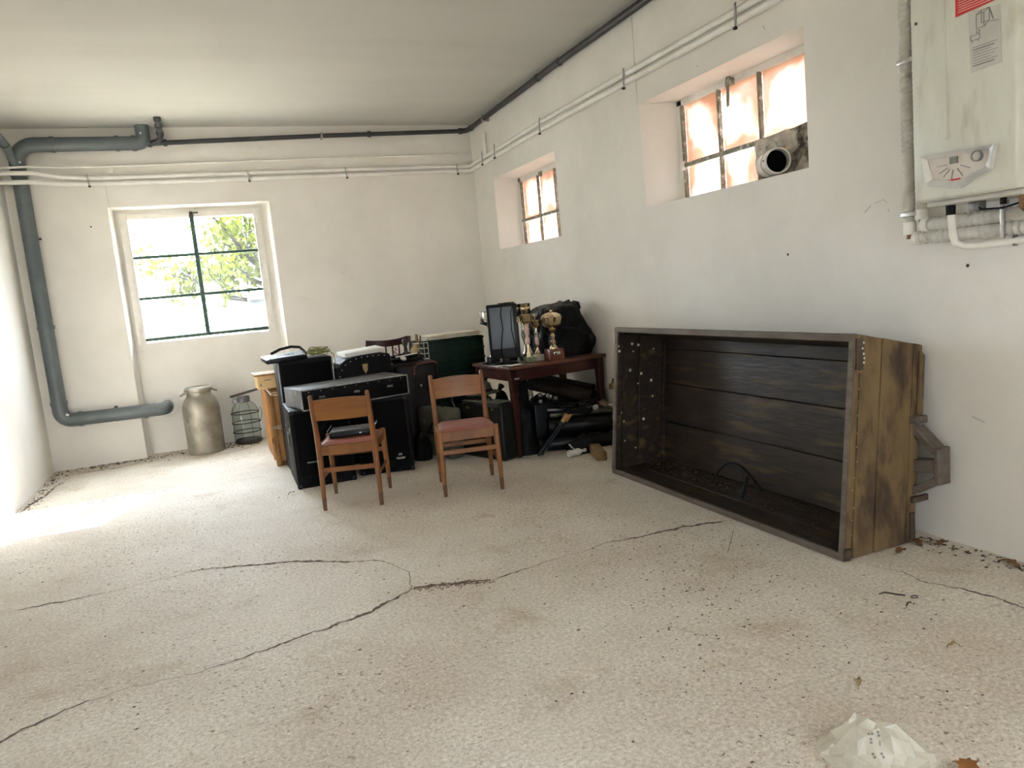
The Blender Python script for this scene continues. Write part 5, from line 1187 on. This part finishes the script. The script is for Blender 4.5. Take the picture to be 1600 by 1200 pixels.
for k in range(9):
    for j in range(9):
        a = (-.075 + .018 * k, .0, .13 - .026 * j); mb.tube([(a[0] + .008 * math.cos(q) + rn.uniform(-.002, .002), rn.uniform(-.004, .004), a[2] + .011 * math.sin(q)) for q in [PI * i / 3 for i in range(6)]], .003, 5, closed=True)
mb.build('mesh', M['rubber'], t)
mb = MB(); mb.box((0, .045, .02), (.10, .03, .20), .01); mb.build('bundle', M['rubber'], t)
t = thing('tripod', 'folded black tripod leaning under the table with amber grips', 'tripod', (-.66, -3.06, 0), 0, G)
for k, (dx, dy) in enumerate(((0, 0), (.035, .01), (.015, .035))):
    mb = MB(); mb.tube([(-.16 + dx, .0 + dy, .03), (.10 + dx, .0 + dy, .30)], .013, 10); l = mb.build('leg', M['black_plastic'], t)
    if k < 2:
        mb = MB(); mb.tube([(.075 + dx, -.004 + dy, .27), (.125 + dx, -.004 + dy, .325)], [.018, .022], 12); mb.build('grip', M['tan_plastic'], l)
mb = MB(); mb.box((.14, .01, .34), (.05, .05, .03), .006); mb.build('head', M['black_plastic'], t)
t = thing('spray_can', 'small silver spray can on the dark tubes near the wagon box', 'can', (-.165, -3.085, .343), 0, G)
mb = MB(); mb.lathe([(0, 0), (.019, 0), (.020, .004), (.020, .075), (0, .075)], 18, (0, 0, 0), (1, -.25, -.06)); mb.build('body', M['silver'], t)
mb = MB(); mb.lathe([(0, .075), (.018, .075), (.018, .10), (.010, .108), (0, .108)], 18, (0, 0, 0), (1, -.25, -.06)); mb.build('cap', M['black_plastic'], t)
mb = MB(); mb.lathe([(0, -.03), (.012, -.028), (.020, -.012), (.021, 0), (.012, .018), (0, .02)], 16, (-.265, -3.055, .345), (1, -.2, 0)); o = mb.build('pale_stopper', M['bone']); tag(o, 'pale round stopper left of the silver spray can', 'stopper', G)
mb = MB(); mb.lathe([(0, -.03), (.030, -.025), (.045, 0), (.030, .025), (0, .03)], 16, (-.13, -2.95, .345), (.3, -.5, 1)); o = mb.build('rusty_disc', M['rusty']); tag(o, 'rusty rounded disc behind the silver spray can', 'disc', G)
mb = MB(); mb.bar((-.375, -3.19, .042), (-.470, -3.475, .038), .085, .070, .008); t = tag(mb.build('timber_log', M['log']), 'short raw timber offcut lying on the floor left of the wagon box', 'timber')
t = thing('plastic_bottle', 'crushed white plastic bottle on the floor before the tripod', 'bottle', (-.545, -3.165, 0), .3)
mb = MB(); mb.lathe([(0, 0), (.026, 0), (.030, .015), (.022, .045), (.031, .08), (.027, .10), (.012, .125), (.012, .14), (0, .14)], 14, (-.07, .0, .031), (1, -.25, .02)); mb.build('body', M['bone'], t)
mb = MB(); mb.lathe([(0, 0), (.014, 0), (.014, .02), (0, .02)], 14, (.068, -.034, .034), (1, -.25, .02)); mb.build('cap', M['bone'], t)
mb = MB(); mb.bar((.0, .0, .05), (-.03, .03, .10), .02, .01, .003); mb.build('torn_flap', M['bone'], t)
t = thing('wooden_mallet', 'light wooden tool handle leaning beside the wagon box', 'tool')
mb = MB(); mb.bar((-.070, -3.02, .0), (-.050, -2.99, .470), .024, .024, .005); mb.build('handle', M['light_wood'], t)
mb = MB(); mb.box((-.05, -2.99, .485), (.06, .04, .05), .008); mb.build('head', M['log'], t)
mb = MB(); mb.bar((-.05, -2.99, .51), (-.04, -2.985, .55), .02, .02, .004); mb.build('peg', M['rusty'], t)

# ---------------------------------------------------------------- foreground: plastic bag, leaves, chips
t = thing('plastic_bag', 'crumpled translucent white plastic bag on the floor at the bottom edge', 'bag', (-1.575, -7.02, .0), math.radians(-30))
rn = random.Random(77); nu, nv = 13, 10; mb = MB(); g = []
for i in range(nu + 1):
    row = []
    for j in range(nv + 1):
        u, v = i / nu * 2 - 1, j / nv * 2 - 1; e = max(abs(u), abs(v)); k = math.sqrt(1 - .5 * v * v), math.sqrt(1 - .5 * u * u)
        h = .085 * math.exp(-((u + .12) ** 2 + (v - .15) ** 2) * 2.6) + .035 * math.exp(-((u - .55) ** 2 + v * v) * 6) + .045 * math.exp(-((u + .25) ** 2 + (v - .8) ** 2) * 9)
        h = h * (1 - e ** 3) * rn.uniform(.72, 1.2) + rn.uniform(0, .012)
        row.append(mb.bm.verts.new((u * k[0] * .150 + rn.uniform(-.008, .008), v * k[1] * .125 + rn.uniform(-.008, .008), max(.001, .002 + h))))
    g.append(row)
marks = []
for i in range(nu):
    for j in range(nv):
        f = [g[i][j], g[i + 1][j], g[i + 1][j + 1], g[i][j + 1]]
        if rn.random() < .5: f = f[1:] + f[:1]
        mb.bm.faces.new((f[0], f[1], f[2])); mb.bm.faces.new((f[0], f[2], f[3]))
        if i in (5, 6) and j in (2, 3, 4): marks.append([v.co.copy() for v in (f[0], f[1], f[2])])
mb.build('film', M['film'], t, smooth=False)
mb = MB()
for a, b, c in marks:
    n_ = (b - a).cross(c - a).normalized(); n_ = n_ if n_.z > 0 else -n_
    ctr = (a + b + c) / 3 + n_ * .0012; ex = (b - a).normalized(); ey = n_.cross(ex)
    for q in (-1, 1): mb.quad(*[ctr + ex * (q * .0042 + dx * .0032) + ey * dy * .0036 for dx, dy in ((-1, -1), (1, -1), (1, 1), (-1, 1))])
mb.build('print_marks', M['grey_print'], t, smooth=False)

def leaf_mesh(name, m, L_, W_, seed):
    rr = random.Random(seed); mb = MB(); n = 7; top = []; bot = []; mid = []
    for k in range(n + 1):
        u = k / n; w = W_ / 2 * math.sin(PI * min(1, u * .94 + .06)) * (1.15 if k % 2 else .75); z = .004 + .012 * math.sin(PI * u) + rr.uniform(0, .004)
        mid.append(mb.bm.verts.new((L_ * (u - .5), 0, z))); top.append(mb.bm.verts.new((L_ * (u - .5), w, z + rr.uniform(.0, .008)))); bot.append(mb.bm.verts.new((L_ * (u - .5), -w, z + rr.uniform(.0, .010))))
    for k in range(n):
        mb.bm.faces.new((mid[k], mid[k + 1], top[k + 1], top[k])); mb.bm.faces.new((bot[k], bot[k + 1], mid[k + 1], mid[k]))
    mb.tube([(-L_ * .5, 0, .006), (-L_ * .75, .004, .004)], .0012, 5)
    o = mb.build(name, m); return o
def leaf(m, loc, rz, L_, W_, label, seed, tilt=0):
    o = leaf_mesh('fallen_leaf', M[m], L_, W_, seed); o.location = loc; o.rotation_euler = (tilt, 0, rz); tag(o, label, 'leaf', 'dry leaves on the floor'); return o
leaf('leaf_brown', (-1.425, -7.185, 0), .5, .09, .055, 'rust-brown dry leaf at the bottom edge right of the plastic bag', 1)
leaf('leaf_dead', (-.300, -6.02, 0), .2, .065, .045, 'curled brown leaf by the near corner of the wagon box', 2)
leaf('leaf_dead', (-.165, -5.99, 0), 1.2, .085, .05, 'dark leaf against the wagon box end on the floor', 3)
leaf('leaf_dead', (-.105, -5.99, .0), 2.2, .09, .05, 'dark leaf heaped in the angle of box and wall', 4, .3)
leaf('leaf_dead', (-.085, -6.06, .0), .4, .07, .045, 'dark leaf beside the wall just past the wagon box', 5)
leaf('leaf_dead', (-.075, -6.38, .0), 1.4, .10, .04, 'long dry leaf lying along the right wall', 6)
leaf('leaf_tan', (-1.335, -6.735, 0), .9, .045, .025, 'tan scrap of leaf on the open floor above the plastic bag', 7)
leaf('leaf_tan', (-.885, -6.73, 0), 2.9, .05, .02, 'pale brown leaf at the right edge of the floor', 8)
leaf('leaf_dead', (-2.72, -2.72, .0), .7, .07, .03, 'small dark leaf on the floor left of the loudspeaker', 9)
leaf('leaf_dead', (-.74, -6.43, 0), .3, .045, .014, 'thin dark sliver of leaf on the open floor near the wall', 10)
def scatter(name, label, n, fn, m, s0, s1, seed):
    rr = random.Random(seed); mb = MB()
    for k in range(n):
        x, y = fn(rr); s = rr.uniform(s0, s1); a = rr.uniform(0, 6.28)
        P = [(x + s * (1 + rr.uniform(-.4, .4)) * math.cos(a + q * 1.57) * (1.6 if q % 2 else .7), y + s * (1 + rr.uniform(-.4, .4)) * math.sin(a + q * 1.57), .0008 + (rr.uniform(.1, .5) * s)) for q in range(4)]
        vb = [mb.bm.verts.new((p[0], p[1], 0)) for p in P]; vt = mb.bm.verts.new((x, y, s * rr.uniform(.3, .8)))
        for q in range(4): mb.bm.faces.new((vb[q], vb[(q + 1) % 4], vt))
    stuff(mb.build(name, M[m], None, smooth=False), label, 'debris')
scatter('floor_grit', 'dark grit and crumbs scattered over the concrete', 420, lambda r: (r.uniform(-4.4, -.2), r.uniform(-7.2, -2.6)), 'dirt', .0018, .006, 1)
scatter('floor_grit', 'patch of dark soil crumbs on the right half of the floor', 520, lambda r: (-1.25 + r.gauss(0, .34), -5.75 + r.gauss(0, .42)), 'dirt', .0015, .0055, 2)
scatter('wall_dirt', 'dirt and leaf crumbs along the foot of the back wall', 420, lambda r: (r.uniform(-4.68, -2.75), -.02 - abs(r.gauss(0, .12)) + (.14 if r.random() < .3 else 0)), 'dirt', .003, .013, 3)
scatter('wall_dirt', 'dirt and leaf crumbs along the foot of the right wall', 260, lambda r: (-.015 - abs(r.gauss(0, .07)), r.uniform(-7.4, -5.98)), 'dirt', .002, .010, 4)
scatter('wall_dirt', 'dirt along the foot of the left wall by the door', 200, lambda r: (-4.70 + abs(r.gauss(0, .07)), r.uniform(-1.66, -.1)), 'dirt', .002, .010, 5)
scatter('crack_dirt', 'brown dirt packed beside the widest floor crack', 300, lambda r: (lambda q: (-2.40 + q * .36 + r.gauss(0, .01), -5.055 - q * .13 + r.gauss(0, .014 + .012 * math.sin(q * 3))))(r.random()), 'straw_dirt', .002, .006, 8)
scatter('floor_chips', 'pale stone chips on the concrete floor', 120, lambda r: (r.uniform(-3.6, -.9), r.uniform(-7.1, -5.0)), 'bone', .0015, .0045, 6)
t = thing('bent_nail', 'bent dark nail lying on the open floor near the right wall', 'nail', (-.70, -6.32, .003))
mb = MB(); mb.tube([(-.04, .03, .002), (-.01, .03, .002), (.0, .01, .002), (.03, -.035, .002)], .003, 6); mb.build('shank', M['iron'], t)
mb = MB(); mb.tube([(.045 + .015 * math.cos(a), -.065 + .010 * math.sin(a), .003) for a in [2 * PI * k / 10 for k in range(10)]], .002, 5, closed=True); mb.build('loop', M['iron'], t)
mb = MB(); mb.tube([(-.70, -5.32, .002), (-.93, -5.56, .003)], .0015, 5); tag(mb.build('straw_stem', M['straw']), 'single thin dry stem in front of the wagon box', 'stem')
wr = bpy.data.objects['wall_right']
for (ya, za, yb, zb, w_) in ((-5.60, 1.60, -5.64, 1.63, .006), (-5.66, 1.635, -5.70, 1.645, .004), (-5.71, 1.65, -5.735, 1.63, .004), (-5.74, 1.60, -5.745, 1.585, .005), (-6.16, .62, -6.22, .60, .006), (-4.93, 2.73, -4.95, 2.70, .004), (-4.30, 2.70, -4.33, 2.68, .004)):
    mb = MB(); mb.bar((-.0006, ya, za), (-.0006, yb, zb), w_, .001, up=(1, 0, 0)); mb.build('scuff_mark', M['grey_label'], wr, smooth=False)
# nail holes and screws left in the walls
for k, (x, y, z, lab) in enumerate(((-.002, -6.15, 1.30, 'dark wall plug hole low under the boiler'), (-.002, -5.05, 1.43, 'dark spot on the right wall between window and boiler'), (-4.05, -.002, 2.36, 'dark spot on the back wall left of the window'))):
    mb = MB(); mb.lathe([(0, .003), (.006, .002), (.008, 0)], 10, (x, y, z), (-1, 0, 0) if k < 2 else (0, -1, 0)); o = mb.build('wall_plug', M['iron']); tag(o, lab, 'plug')
